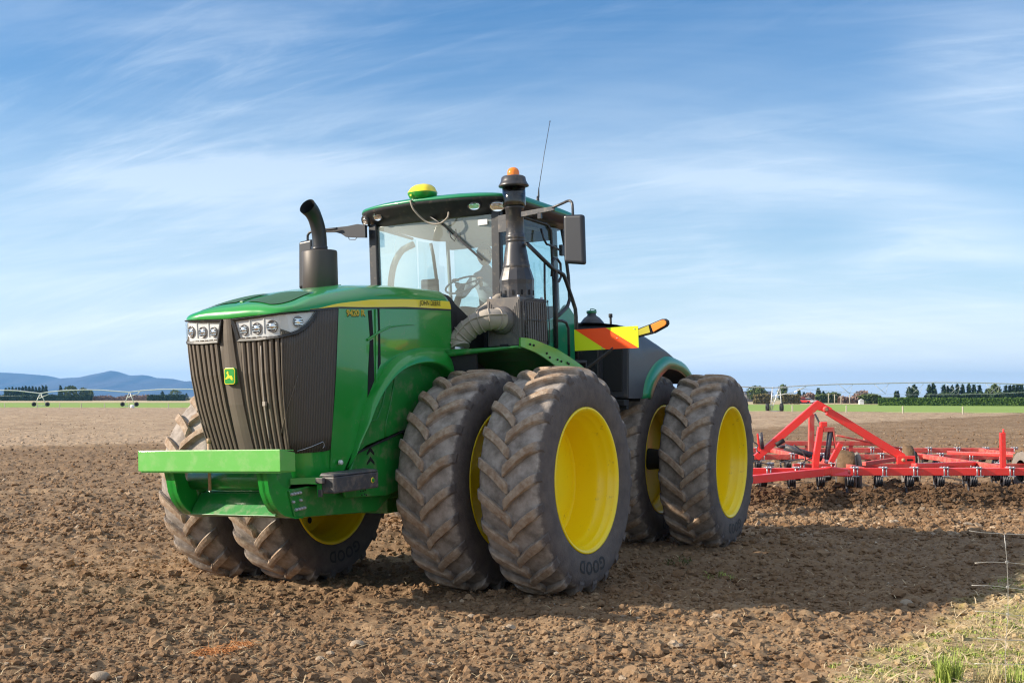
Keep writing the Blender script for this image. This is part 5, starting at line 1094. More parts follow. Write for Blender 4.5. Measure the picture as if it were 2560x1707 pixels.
# ------------------------------------------------------------------ red cultivator
def W(px, py, Yd):
    t = math.atan((991 - 853.5) / 3151.3); x = (px - 1280) / 3151.3; v = -(py - 853.5) / 3151.3
    dy = math.cos(t) - v * math.sin(t); dz = math.sin(t) + v * math.cos(t); k = Yd / dy; return Vector((x * k, Yd, H + dz * k))
CY0 = 21.6
cult = empty('cultivator', (7.2, 23, 0)); tag(cult, 'wide red tine cultivator hitched behind the tractor', 'cultivator')
def C_(name, b, m, bevel=0, parent=None, **k):
    o = b.build(name, m, parent or cult, bevel=bevel, **k)
    if parent is None: o.data.transform(Matrix.Translation((-7.2, -23, 0)))
    else: o.data.transform(Matrix.Translation((-7.2, -23, 0)))
    return o
ZB = .545; XL, XR = 3.9, 13.0
def beam(name, p, q, w, h, m='red', bevel=.008, parent=None): b = MB(); b.bar(p, q, w, h, mi=0); return C_(name, b, m, bevel, parent)
beam('front_beam', (3.2, CY0, ZB), (XR, CY0, ZB), .12, .125)
beam('second_beam', (5.2, 23.4, ZB), (XR, 23.4, ZB), .10, .085, 'red_d')
beam('third_beam', (3.4, 26.4, ZB + .02), (XR + 1, 26.4, ZB + .02), .10, .11, 'red_d')
beam('rear_beam', (3.4, 29.2, ZB + .04), (XR + 1.5, 29.2, ZB + .04), .10, .11, 'red_d')
beam('cross_rail', tuple(W(1940, 1108, 24.6)), tuple(W(2195, 1108, 24.6)), .10, .085, 'red_d')
for i, (pp_, qq_) in enumerate([((W(2018, 1130, 24.6)), W(2018, 1106, 24.6)), (W(2127, 1128, 24.6), W(2127, 1110, 24.6)), (W(2164, 1104, 24.5), W(2164, 1092, 24.5))]): beam('rail_stub', tuple(pp_), tuple(qq_), .07, .07, 'red_d')
for x0, y0, x1, y1, z1 in ((3.6, CY0, 3.6, 29.2, ZB), (6.0, CY0, 6.0, 29.2, ZB), (8.6, CY0 + .1, 8.6, 29.2, ZB), (10.8, CY0 + .1, 10.8, 29.2, ZB)): beam('side_rail', (x0, y0 + .07, z1 + .03), (x1, y1 - .06, z1 + .04), .09, .09, 'red_d')
beam('diagonal_rail', (6.9, CY0 + .12, ZB + .10), (8.5, 23.3, ZB + .05), .10, .07); beam('diagonal_rail', tuple(W(2160, 1159, 22.3)), tuple(W(2245, 1147, 23.0)), .08, .07, 'red_d')
beam('diagonal_rail', tuple(W(2370, 1131, 25.5)), tuple(W(2560, 1139, 24.2)), .09, .06)
beam('tongue', (2.2, 18.3, .50), (5.20, 21.15, .565), .13, .125); b = MB(); b.hexa([(5.15, 21.05, .50), (5.32, 21.08, .52), (5.32, 21.24, .52), (5.15, 21.24, .50), (5.15, 21.05, .63), (5.32, 21.08, .66), (5.32, 21.24, .66), (5.15, 21.24, .63)]); b.hexa([(5.32, 21.10, .50), (5.75, 21.40, .47), (5.75, 21.52, .47), (5.32, 21.22, .50), (5.32, 21.10, .66), (5.70, 21.40, .60), (5.70, 21.52, .60), (5.32, 21.22, .66)]); jt = C_('tongue_joint', b, 'red', .02)
b = MB(); b.lathe([(0, 21.36), (.035, 21.37), (.05, 21.40), (.05, 21.46)], 16, 'y', (5.68, 0, .55)); C_('joint_pin', b, 'red_d', parent=jt)
AY = 21.9
def leg2(name, p, q, w, m='red'): return beam(name, tuple(W(*p, AY)), tuple(W(*q, AY)), .10, w, m)
b = MB(); ap = [W(1886, 1138, AY), W(1898, 1150, AY), W(2044, 1024, AY), W(2058, 1028, AY), W(2077, 1036, AY), W(2080, 1020, AY), W(2046, 1001, AY), W(2043, 1001, AY)]
b.prism([tuple(v) for v in ap][::-1], (0, .10, 0)); C_('mast_leg', b, 'red', .006)
b = MB(); ap = [W(2070, 1022, AY - .06), W(2066, 1036, AY - .06), W(2252, 1150, AY - .06), W(2268, 1144, AY - .06), W(2262, 1134, AY - .06), W(2080, 1022, AY - .06)]
b.prism([tuple(v) for v in ap][::-1], (0, .10, 0)); ms = C_('mast_stay', b, 'red', .006)
b = MB(); c = W(2064.5, 1023, AY - .07); b.lathe([(0, -.04), (.035, -.04), (.05, -.03), (.055, 0)], 18, 'y', tuple(c), 0); b.lathe([(0, -.045), (.028, -.045)], 14, 'y', tuple(c), 1); C_('mast_pin', b, ['red_d', 'rust'], parent=ms)
b = MB(); q = [W(2244, 1139, AY - .12), W(2244, 1160, AY - .12), W(2288, 1160, AY - .12), W(2288, 1139, AY - .12)]; b.prism([tuple(v) for v in q], (0, .06, 0)); sb_ = C_('slotted_bracket', b, 'red', .004)
b = MB(); q = [W(2268, 1147, AY - .125), W(2268, 1152, AY - .125), W(2281, 1152, AY - .125), W(2284, 1149.5, AY - .125), W(2281, 1147, AY - .125)]; b.prism([tuple(v) for v in q], (0, .01, 0)); C_('bracket_slot', b, 'hole', parent=sb_)
b = MB(); b.lathe([(0, -.03), (.03, -.03), (.03, 0)], 14, 'y', tuple(W(2258, 1149.5, AY - .12))); C_('bracket_pin', b, 'rust', parent=sb_)
beam('mast_post', tuple(W(2028.5, 1034, 23.6)), tuple(W(2027, 1150, 23.6)), .09, .10, 'red_d')
b = MB(); q = [W(2047, 1067, 21.75), W(2033, 1150, 21.75), W(2033, 1170, 21.75), W(2047, 1170, 21.75), W(2049, 1150, 21.75), W(2060, 1067, 21.75)]; b.prism([tuple(v) for v in q], (0, .10, 0)); lp_ = C_('lift_post', b, 'red', .006)
b = MB(); q = [W(2060, 1068, 21.75), W(2060, 1080, 21.75), W(2083, 1079, 21.75), W(2090, 1124, 21.75), W(2092, 1124, 21.75), W(2086, 1068, 21.75)]; b.prism([tuple(v) for v in q], (0, .10, 0)); C_('lift_arch', b, 'red_d', .006, parent=lp_)
b = MB(); b.box(tuple(W(2052, 1067, 21.75)), tuple(W(2065, 1054, 21.85))); C_('lift_head', b, 'red', .01, parent=lp_)
b = MB(); b.tube([tuple(W(2076, 1078, 21.8)), tuple(W(2067, 1148, 21.8))], .046, 14, 0); b.tube([tuple(W(2067, 1146, 21.8)), tuple(W(2065, 1158, 21.8))], .035, 12, 1); C_('lift_cylinder', b, ['hyd', 'steel'])
beam('lift_arm', tuple(W(2102, 1108, 21.95)), tuple(W(2078, 1154, 21.95)), .08, .09)
b = MB(); b.tube([tuple(W(1962, 1117, 22.2)), tuple(W(2054, 1146, 22.2))], .058, 14); b.tube([tuple(W(1944, 1115, 22.2)), tuple(W(1964, 1118, 22.2))], .03, 10); C_('tongue_cylinder', b, 'hyd')
b = MB(); b.tube([tuple(W(1960, 1100, AY)), tuple(W(1940, 1112, AY))], .04, 10); C_('hose_block', b, 'dark')
b = MB(); b.tube([tuple(W(1901, 1081, 21.9)), tuple(W(1906, 1122, 21.9))], .035, 12); C_('jockey_cylinder', b, 'hyd'); beam('jockey_post', tuple(W(1896, 1083, 21.95)), tuple(W(1900, 1150, 21.95)), .05, .05)
for pts in ([(1884, 1104), (1894, 1112), (1892, 1124), (1900, 1132)], [(1884, 1152), (1910, 1158), (1935, 1162)], [(2000, 1162), (2020, 1148), (2040, 1138)], [(1985, 1112), (2002, 1125), (2012, 1140), (2014, 1150)], [(1950, 1156), (1980, 1150), (2010, 1147)]):
    b = MB(); b.tube([tuple(p) for p in crs([tuple(W(*p, 21.85)) for p in pts], 14)], .012, 6); C_('hydraulic_hose', b, 'hyd')
b = MB(); b.tube([tuple(W(2091, 1088, 23.5)), tuple(W(2258, 1122, 24.5))], .018, 8); C_('tie_rod', b, 'red_d')
b = MB(); b.tube([tuple(W(2038, 1036, 22.8)), tuple(W(2052, 1064, 22.2))], .018, 8); C_('gas_strut', b, 'dark')
b = MB(); b.bar((8.52, 21.95, .58), (8.52, 21.95, 1.20), .085, .085, up=(0, 1, 0)); tp = C_('transport_post', b, 'red', .006); b = MB(); b.tube([(8.54, 21.95, 1.18), (8.54, 21.95, 1.26)], .018, 8); C_('post_pin', b, 'red', parent=tp)
M['mud'] = mat('caked_mud', (.21, .135, .08), .95, noise=(9, 1, (.11, .07, .042)), bump=(16, 1.0), spec=.1)
M['wheelr'] = mat('muddy_implement_tyre', (.30, .25, .20), .85, noise=(9, 1, (.09, .085, .09)), bump=(25, .4))
for (px, yy, r, wd, an) in ((2112, 22.9, .37, .34, -.20), (2140, 23.05, .38, .10, -.15), (2268, 24.2, .40, .22, -.2), (2286, 24.1, .36, .06, -.1), (2562, 23.3, .40, .24, .1), (1846, 23.2, .40, .24, .1)):
    cx = (px - 1280) / 3151.3 * yy; e_ = empty('gauge_wheel', (cx - 7.2, yy - 23, r + .06), cult, (0, 0, an))
    b = MB(); prof = [(.20, -wd / 2 + .01), (r - .06, -wd / 2), (r - .01, -wd / 2 + .03), (r, 0), (r - .01, wd / 2 - .03), (r - .06, wd / 2), (.20, wd / 2 - .01), (.0, wd / 2 - .04)]
    b.lathe(prof, 36, 'x'); b.build('tyre', 'wheelr', e_)
    if wd > .15:
        b = MB(); n = 40; rows = []
        for k in range(n):
            a = 2 * math.pi * k / n; row = []
            for h, q in ((-wd / 2, -.05), (-wd / 2 + .02, .01), (-wd / 6, .03), (wd / 6, .02), (wd / 2 - .04, .01), (wd / 2 - .02, -.03)):
                rr = r + q + .075 * (random.random() - .45); row.append((h, rr * math.cos(a), rr * math.sin(a)))
            rows.append(row)
        rows.append(rows[0]); b.grid(rows); b.build('mud_cake', 'mud', e_)
# tines: spring coil, shank and a U-bolt clamp each; one is built and copied
tn = empty('tine', (0, 0, 0), cult)
b = MB()
for k in range(4): b.lathe([(.04, -.06 + k * .03), (.098, -.058 + k * .03), (.104, -.048 + k * .03), (.098, -.036 + k * .03), (.04, -.034 + k * .03)], 22, 'x', (0, 0, -.155))
b.build('spring_coil', 'tine', tn)
b = MB(); b.tube([tuple(p) for p in crs([(.0, .0, -.07), (.0, .12, -.09), (.0, .20, -.20), (.0, .17, -.36), (.0, .02, -.50), (.0, -.10, -.60)], 16)], .020, 8); b.build('shank', 'tine', tn)
b = MB()
for dx in (.055, .115): b.tube([(dx, -.075, .085), (dx, -.075, -.075)], .011, 8); b.tube([(dx, .075, .085), (dx, .075, -.075)], .011, 8); b.lathe([(.0, .018), (.017, .016), (.017, 0)], 8, 'z', (dx, -.075, .074))
b.box((.03, -.10, .064), (.14, .10, .074)); b.box((.03, -.10, -.080), (.14, .10, -.066)); b.build('clamp', 'bolt', tn)
spots = [((px - 1280) / 3151.3 * CY0 - .09, CY0, ZB) for px in (1918.6, 1989, 2062, 2134, 2206, 2283, 2358.5, 2440, 2522)] + [(9.05 + k * .54, CY0, ZB) for k in range(7)]
spots += [((px - 1280) / 3151.3 * 23.4 - .09, 23.4, ZB - .02) for px in (1925, 2002, 2078, 2352, 2425, 2497, 2573)] + [(3.9 + k * .62, 26.4, ZB + .02) for k in range(12)] + [(3.6 + k * .66, 29.2, ZB + .03) for k in range(13)]
for i, (x, y, z) in enumerate(spots):
    o = tn if i == 0 else copy_tree(tn, cult); o.location = (x - 7.2, y - 23, z)
for px in (1950, 1968, 2180, 2205, 2410, 2440, 2480):
    b = MB(); c = W(px, 1143, 26.3); b.prism([(c.x - .10, 26.33, ZB - .02), (c.x, 26.33, ZB + .06), (c.x + .02, 26.33, ZB - .03)], (0, .01, 0)); C_('gusset', b, 'red_d')

# ------------------------------------------------------------------ centre pivot irrigators
def pivot(name, label, Yd, pipe, lower, towers, struts, wr, legs):
    e = empty(name, (0, 0, 0)); o0 = W((pipe[0][0] + pipe[-1][0]) / 2, 991, Yd); e.location = (o0.x, Yd, 0); tag(e, label, 'irrigator', 'centre pivot irrigators standing on the pasture')
    def K(nm, b, m, par=None): b.v = [(x - o0.x, y - Yd, z) for x, y, z in b.v]; return b.build(nm, m, par or e)
    b = MB(); b.tube([tuple(W(*p, Yd)) for p in pipe], .062 if lower else .085, 8); K('span_pipe', b, 'galvgrey' if lower else 'galv')
    if lower: b = MB(); b.tube([tuple(W(*p, Yd)) for p in lower], .022, 6); K('truss_rod', b, 'galvgrey')
    for a, c, r in struts: b = MB(); b.tube([tuple(W(*a, Yd)), tuple(W(*c, Yd))], r * .6, 5); K('strut', b, 'galvgrey')
    for tw in towers:
        b = MB(); x0, x1, yg = tw['w']; g = lambda p, dy=0: tuple(W(p[0], p[1], Yd) + Vector((0, dy, 0)))
        for a, c in tw['legs']: b.tube([g(a), g(c)], .06, 6)
        b.tube([g((x0, yg - 2)), g((x1, yg - 2))], .07, 6); t_ = K('tower', b, 'galv')
        for x in (x0, x1):
            c = W(x, yg, Yd); b = MB(); r = tw['r']; c.z = r + .02; b.lathe([(r * .45, -.16), (r * .9, -.17), (r, -.10), (r, .10), (r * .9, .17), (r * .45, .16), (0, .12)], 20, 'x' if tw.get('ax') else 'y', tuple(c))
            for k in range(14): a = 2 * math.pi * k / 14; q = Vector((r * math.cos(a), 0, r * math.sin(a))) if not tw.get('ax') else Vector((0, r * math.cos(a), r * math.sin(a))); b.bar(tuple(c + q * .93 - (Vector((0, .14, 0)) if not tw.get('ax') else Vector((.14, 0, 0)))), tuple(c + q * 1.0 + (Vector((0, .14, 0)) if not tw.get('ax') else Vector((.14, 0, 0)))), .05, .05)
            K('wheel', b, 'dark', t_)
    return e
z1_ = lambda x, y: (1860 + x / 3.36, 900 + y / 3.36)
pivot('irrigator', 'pale pivot irrigator spanning the sky above the red cultivator and dark hedge', 149,
      [z1_(*p) for p in [(-560, 232), (-200, 215), (0, 225), (240, 232), (380, 222), (510, 214), (780, 203), (1085, 197), (1380, 190), (1715, 188), (2050, 192), (2352, 203), (2700, 225), (3000, 245)]],
      [z1_(*p) for p in [(300, 232), (600, 250), (890, 275), (1190, 288), (1480, 290), (1800, 288), (2100, 284), (2352, 270), (2700, 250)]],
      [dict(w=(1919, 1954, 1029.5), r=.50, ax=True, legs=[(z1_(222, 420), z1_(240, 225)), (z1_(232, 420), z1_(298, 232)), (z1_(318, 420), z1_(300, 232)), (z1_(232, 300), z1_(262, 305)), (z1_(228, 345), z1_(252, 350)), (z1_(226, 375), z1_(240, 380)), (z1_(262, 300), z1_(420, 270)), (z1_(420, 270), z1_(520, 222))])],
      [(z1_(x - 100, 200), z1_(x, 282), .05) for x in (890, 1190, 1480, 1800, 2130)] + [(z1_(x + 30, 200), z1_(x - 60, 275), .03) for x in (890, 1190, 1480, 1800, 2130)] + [(z1_(x + 20, 200), z1_(x, 282), .03) for x in (890, 1190, 1480, 1800, 2130)] + [(z1_(x, 185), z1_(x, 300), .012) for x in (780, 1075, 1380, 1700, 2045)], .5, None)
zl_ = lambda x, y: (x / 4.9, 930 + y / 4.9)
pivot('irrigator', 'long pale pivot irrigator in front of the blue hills, on wheeled towers', 231,
      [zl_(*p) for p in [(-900, 262), (-600, 240), (-300, 222), (0, 221), (200, 226), (400, 249), (490, 260), (620, 240), (800, 223), (1050, 216), (1250, 220), (1450, 236), (1583, 244), (1750, 224), (2000, 209), (2340, 208), (2700, 230), (2900, 245)]], None,
      [dict(w=(84.7, 118.4, 1016), r=.40, legs=[(zl_(430, 400), zl_(490, 262)), (zl_(480, 320), zl_(600, 270)), (zl_(565, 400), zl_(500, 262)), (zl_(470, 310), zl_(520, 262))]),
       dict(w=(306, 341, 1016.5), r=.40, legs=[(zl_(1520, 400), zl_(1583, 246)), (zl_(1560, 310), zl_(1690, 262)), (zl_(1650, 400), zl_(1590, 246)), (zl_(1690, 262), zl_(1720, 232))])],
      [(zl_(a, 290), zl_(c, 300), .02) for a, c in ((0, 480),)], .4, None)

# ------------------------------------------------------------------ fence posts along the pasture
fl = ['first', 'second', 'third', 'fourth', 'fifth', 'sixth', 'seventh']
for i, px in enumerate((11.7, 93.5, 149, 203, 261.5, 322, 421)):
    Yp = 198 - (px - 0) * .02; c = W(px, 1020, Yp); b = MB(); b.lathe([(.07, 0), (.065, .75), (.05, .80), (0, .81)], 8, 'z', (0, 0, 0)); o = b.build('fence_post', 'post'); o.location = (c.x, Yp, 0)
    tag(o, 'weathered post by the far pasture, %s from the left in front of the hills' % fl[i], 'post', 'fence posts along the pasture edge')
for i, (px, py, side) in enumerate(((1981, 1031, 'just right of the irrigator tower'), (2116, 1033, 'right of the red mast peak'), (2257, 1035, 'left of the middle of the long hedge'), (2407, 1037, 'nearest the right edge, before the long hedge'))):
    Yp = H * 3151.3 / (py - 991); c = W(px, py, Yp); b = MB(); b.lathe([(.075, 0), (.07, .78), (.05, .83), (0, .84)], 8, 'z', (0, 0, 0)); o = b.build('fence_post', 'post'); o.location = (c.x, Yp, 0)
    tag(o, 'pale wooden post on the pasture edge ' + side, 'post', 'fence posts along the pasture edge')

# ------------------------------------------------------------------ vegetation
def leafmat(name, a, b_): return mat(name, a, .85, noise=(.9, 1., b_), spec=.1)
M['conifer'] = leafmat('conifer_needles', (.022, .045, .022), (.055, .085, .038)); M['hedge'] = leafmat('hedge_leaves', (.045, .10, .020), (.11, .17, .035))
M['scrub'] = leafmat('brown_scrub', (.12, .10, .045), (.19, .16, .075)); M['bare'] = leafmat('bare_twigs', (.20, .13, .11), (.28, .20, .16)); M['shrub'] = leafmat('olive_shrub', (.06, .09, .03), (.12, .15, .05))
def leaves(b, n, fn, s):
    for _ in range(n):
        p = Vector(fn()); a = Vector((random.gauss(0, 1), random.gauss(0, 1), random.gauss(0, 1))).normalized(); c = a.orthogonal().normalized(); d = a.cross(c); q = s * random.uniform(.6, 1.4)
        b.add([p - c * q * .5, p + c * q * .5, p + d * q * random.uniform(.7, 1.3)], [(0, 1, 2)])
def tree(px, w_px, top, base, Yd, kind, label, group=None, n=420):
    c = W(px, base, Yd); hgt = (base - top) / 3151.3 * Yd; zb = max(c.z, 0) if c.z > 0 else 0.0; rad = w_px * .72 / 3151.3 * Yd; ht = W(px, top, Yd).z
    nm = {'conifer': 'conifer_tree', 'round': 'broadleaf_tree', 'bare': 'bare_tree', 'column': 'column_tree'}[kind]
    e = empty(nm, (c.x, Yd, 0)); tag(e, label, 'tree', group)
    b = MB(); b.tube([(0, 0, -.1), (0, 0, ht * .5), (.03, 0, ht * .93)], [ht * .022, ht * .014, .01], 6); b.build('trunk', 'bark', e)
    b = MB(); z0 = ht * (.10 if kind == 'conifer' else .18); ly = [random.uniform(.75, 1.25) for _ in range(12)]
    ph = random.uniform(0, 6)
    def fn():
        v = random.random() ** (1.35 if kind == 'conifer' else 1.0); a = random.uniform(0, 6.283)
        if kind == 'conifer': rr = rad * (1 - v) ** .85 * (1 + .22 * math.sin(v * 40)) * ly[int(v * 11.9)] * math.sqrt(random.uniform(.15, 1)) + .08
        elif kind == 'column': rr = rad * math.sin(math.pi * min(1, .15 + .85 * v)) ** .6 * math.sqrt(random.uniform(.1, 1))
        else: rr = rad * math.sqrt(max(0, 1 - (2 * v - 1) ** 2)) ** .8 * (1 + .2 * math.sin(3 * a + ph)) * math.sqrt(random.uniform(.1, 1))
        return (rr * math.cos(a), rr * math.sin(a), z0 + (ht - z0) * v)
    leaves(b, int(n * 1.5), fn, max(.30, ht * .10)); b.build('crown', {'conifer': 'conifer', 'round': 'shrub', 'bare': 'bare', 'column': 'conifer'}[kind], e); return e
def hedge(name, px0, px1, top, Yd, m, label, cat='hedge', n=4000, th=1.5, s=.32, ragged=.10, Y1=None):
    Y1 = Y1 or Yd; a, c = W(px0, 991, Yd), W(px1, 991, Y1); ht = W(px0, top, Yd).z; d = c - a; L_ = d.length; ang = math.atan2(d.y, d.x); e = empty(name, (a.x, a.y, 0), None, (0, 0, ang)); tag(e, label, cat)
    b = MB(); xs = np.linspace(0, L_, max(4, int(L_ / 2))); prof = lambda x: ht * (1 - ragged + 2 * ragged * float(vnoise(np.array([x * .35]), np.array([px0 * .1]), 61)[0]))
    b.grid([[(x, -th / 2, 0), (x, -th * .45, prof(x) * .85), (x, 0, prof(x) * .93), (x, th * .45, prof(x) * .85), (x, th / 2, 0)] for x in xs]); b.build('inner_growth', m, e)
    b = MB()
    def fn():
        x = random.uniform(0, L_); p = prof(x)
        if random.random() < .7: return (x, -th / 2 * random.uniform(.8, 1.15), random.uniform(.0, p * .95))
        return (x, random.uniform(-th / 2, th / 2), p * random.uniform(.9, 1.06))
    leaves(b, n, fn, s); b.build('foliage', m, e); return e
hedge('hedge', 2196, 2700, 995.5, 250, 'hedge', 'long trimmed green hedge behind the pasture at the right', n=9000, s=.24, Y1=236, ragged=.06)
hedge('hedge', 1884, 1924, 988, 300, 'scrub', 'short brown hedge left of the irrigator tower', n=900, s=.4)
hedge('hedge', 1955, 1998, 987, 300, 'scrub', 'short brown hedge right of the irrigator tower', n=900, s=.4)
hedge('hedge', -30, 228, 987.5, 520, 'conifer', 'dark low shelter hedge beneath the hills', n=3000, s=.5, th=3)
hedge('hedge', 370, 462, 987.5, 520, 'conifer', 'short dark hedge beside the tractor grille, beneath the hills', n=1200, s=.5, th=3)
hedge('scrub_row', 2030, 2096, 985, 340, 'shrub', 'dark green bushes behind the peak of the red mast', 'bushes', n=1800, s=.6, th=4, ragged=.35)
hedge('scrub_row', 2098, 2165, 987, 330, 'bare', 'pinkish bare bushes left of the long hedge', 'bushes', n=1100, s=.55, th=4, ragged=.45)
hedge('scrub_row', 2150, 2200, 992, 300, 'shrub', 'olive bushes touching the left end of the long hedge', 'bushes', n=900, s=.5, th=3, ragged=.35)
hedge('scrub_row', 2000, 2032, 989, 330, 'bare', 'pinkish bare thicket beside the parked red vehicle', 'bushes', n=700, s=.5, th=3, ragged=.3)
hedge('scrub_row', 225, 372, 990.5, 560, 'bare', 'thin bare scrub between the two dark hedges under the hills', 'bushes', n=900, s=.6, th=3, ragged=.4)
num = ['first', 'second', 'third', 'fourth', 'fifth', 'sixth', 'seventh', 'eighth', 'ninth', 'tenth', 'eleventh', 'twelfth', 'thirteenth', 'fourteenth']
for i in range(13):
    tree(14 + i * 8.4, 11, 966 + random.uniform(-1.5, 3.0) + (2 if i < 1 else 0), 999, 570, 'conifer', 'dark conifer in the shelterbelt at far left, %s from the left' % num[i], 'conifers of the shelterbelt under the hills', n=260)
for px, w_, tp_, lb in ((151, 13, 964, 'dark conifer just right of the shelterbelt, under the hills'), (163, 9, 972, 'small dark conifer between two larger trees under the hills')): tree(px, w_, tp_, 999, 560, 'conifer', lb, n=300)
for px, w_, tp_, lb in ((177, 26, 965, 'broad dark round tree under the hills behind the irrigator pipe'), (208, 16, 970, 'smaller dark tree right of the broad round tree under the hills'), (224, 14, 975, 'loose dark tree at the right end of the low shelter hedge')): tree(px, w_, tp_, 999, 555, 'round', lb, n=500)
for px, w_, tp_, kd, lb in ((406, 14, 978, 'conifer', 'pointed tree above the short dark hedge beside the tractor'), (437, 24, 975, 'round', 'round tree above the short dark hedge beside the tractor'), (466, 12, 983, 'conifer', 'small pointed tree touching the tractor tyre outline')): tree(px, w_, tp_, 999, 530, kd, lb, n=300)
zb_ = lambda x: 1880 + x / 6.92
for x, w_, tp_, kd, lb in ((50, 26, 965, 'round', 'dark rounded tree behind the rear tyre at the skyline'), (130, 22, 966, 'round', 'dark rounded tree left of the irrigator tower on the skyline'), (530, 17, 962, 'round', 'rounded tree seen through the top of the irrigator tower'), (815, 13, 973, 'conifer', 'dark conifer right of the irrigator tower'), (900, 9, 981, 'conifer', 'small conifer above the red vehicle'), (955, 10, 982, 'conifer', 'small dark conifer right of the red vehicle'), (1150, 14, 970, 'conifer', 'tall ragged conifer straight above the red mast peak'), (1235, 11, 978, 'conifer', 'shorter conifer right of the tall ragged conifer'), (1420, 20, 981, 'round', 'bluish round tree behind the power poles')):
    tree(zb_(x), w_, tp_, 1005, 345, kd, lb, n=420)
zc_ = lambda x: 2220 + x / 6.92
R_ = [(130, 7, 978, 'conifer', 'small thin conifer above the left part of the long hedge'), (175, 5, 977, 'conifer', 'thinnest conifer above the left part of the long hedge'), (365, 10, 968, 'column', 'rounded column tree, left one of a close pair above the hedge'), (455, 13, 963, 'column', 'rounded column tree, taller right one of a close pair above the hedge'),
      (715, 15, 963, 'conifer', 'left trunk of the broad double conifer above the hedge'), (785, 17, 959, 'conifer', 'tallest pointed conifer left of the middle of the hedge')]
for x, w_, tp_, kd, lb in R_: tree(zc_(x), w_, tp_, 1000, 330, kd, lb, n=420)
for i, (x, w_, tp_) in enumerate(((968, 13, 963), (1035, 9, 966), (1110, 13, 964), (1205, 11, 961), (1295, 12, 962), (1400, 13, 961), (1490, 12, 962), (1590, 14, 964))):
    tree(zc_(x), w_, tp_, 1000, 330, 'conifer', 'dark conifer in the row above the middle of the hedge, %s from the left' % num[i], 'row of conifers above the middle of the hedge', n=380)
for i, (x, w_, tp_) in enumerate(((1735, 13, 972), (1850, 18, 962))): tree(zc_(x), w_, tp_, 1000, 325, 'round', ('low' if i == 0 else 'taller') + ' rounded dark tree between the two conifer rows at the right', n=420)
for i, (x, w_, tp_) in enumerate(((2040, 13, 965), (2110, 12, 963), (2175, 12, 963), (2240, 11, 962), (2310, 14, 961), (2390, 13, 963), (2470, 13, 964))):
    tree(zc_(x), w_, tp_, 1000, 325, 'conifer', 'dark conifer in the row at the right edge of the view, %s from the left' % num[i], 'row of conifers at the right edge', n=340)
hedge('scrub_row', zc_(650), zc_(1700), 986, 322, 'conifer', 'dark undergrowth at the foot of the conifer row', 'bushes', n=1500, s=.6, th=3, ragged=.3)
hedge('scrub_row', zc_(1750), zc_(2600), 984, 318, 'conifer', 'dark undergrowth below the conifers at the right edge', 'bushes', n=1200, s=.6, th=3, ragged=.3)
# far small things
def vehicle(px, py, Yd, cm, label, ln=4.2):
    e = empty('parked_vehicle', (W(px, py, Yd).x, Yd, 0)); tag(e, label, 'vehicle')
    b = MB(); b.hexa([(-ln / 2, -.85, .35), (ln / 2, -.85, .35), (ln / 2, .85, .35), (-ln / 2, .85, .35), (-ln / 2, -.8, .95), (ln / 2, -.8, .85), (ln / 2, .8, .85), (-ln / 2, .8, .95)]); b.hexa([(-ln * .42, -.78, .95), (ln * .22, -.78, .9), (ln * .22, .78, .9), (-ln * .42, .78, .95), (-ln * .35, -.66, 1.5), (ln * .08, -.66, 1.5), (ln * .08, .66, 1.5), (-ln * .35, .66, 1.5)]); b.build('body', cm, e, bevel=.06)
    b = MB(); b.hexa([(-ln * .385, -.79, 1.0), (ln * .19, -.79, .97), (ln * .19, -.775, .97), (-ln * .385, -.775, 1.0), (-ln * .335, -.69, 1.42), (ln * .07, -.69, 1.42), (ln * .07, -.675, 1.42), (-ln * .335, -.675, 1.42)]); b.build('window', 'dark', e)
    for sx in (-1, 1):
        for sy in (-.85, .67): b = MB(); b.lathe([(0, 0), (.2, 0), (.33, .02), (.33, .18), (0, .18)], 16, 'y', (sx * ln * .31, sy, .33)); b.build('wheel', 'dark', e)
vehicle(2009, 1003, 318, 'red', 'small red vehicle parked by the pinkish thicket', 3.0)
vehicle(2021, 1003, 322, 'white', 'white car parked right of the small red vehicle')
b = MB(); e = empty('shed', (W(2153, 1003, 292).x, 292, 0)); tag(e, 'tiny white shed among the bushes left of the long hedge', 'shed'); b.box((-.5, -.5, 0), (.5, .5, .9)); b.build('wall', 'white', e, bevel=.02); b = MB(); b.prism([(-.6, -.6, .9), (.6, -.6, .9), (0, -.6, 1.25)], (0, 1.2, 0)); b.build('roof', 'galv', e)
b = MB(); e = empty('farm_building', (W(1893, 1000, 420).x, 420, 0)); tag(e, 'low grey farm building on the skyline beside the rear tyre', 'building'); b.box((-4, -3, 0), (4.5, 3, 2.6)); b.build('wall', 'cleaner', e); b = MB(); b.prism([(-4.4, -3.4, 2.6), (-4.4, 3.4, 2.6), (-4.4, 0, 3.6)], (9.3, 0, 0)); b.build('roof', 'hyd', e)
for i, (x, tp_, lb) in enumerate(((1325, 983, 'tallest timber power pole right of the red mast peak'), (1430, 985, 'second thin power pole right of the red mast peak'), (1540, 990, 'short pale pole between the bushes'), (1690, 986, 'thin pole in front of the pinkish bare bushes'))):
    Yp = 300; c = W(zb_(x), 1005, Yp); ht = W(zb_(x), tp_, Yp).z; b = MB(); b.tube([(0, 0, -.1), (0, 0, ht)], [.13, .09], 8); b.box((-.5, -.05, ht - .25), (.5, .05, ht - .15)); o = b.build('power_pole', 'post'); o.location = (c.x, Yp, 0); tag(o, lb, 'pole', 'poles beyond the pasture')

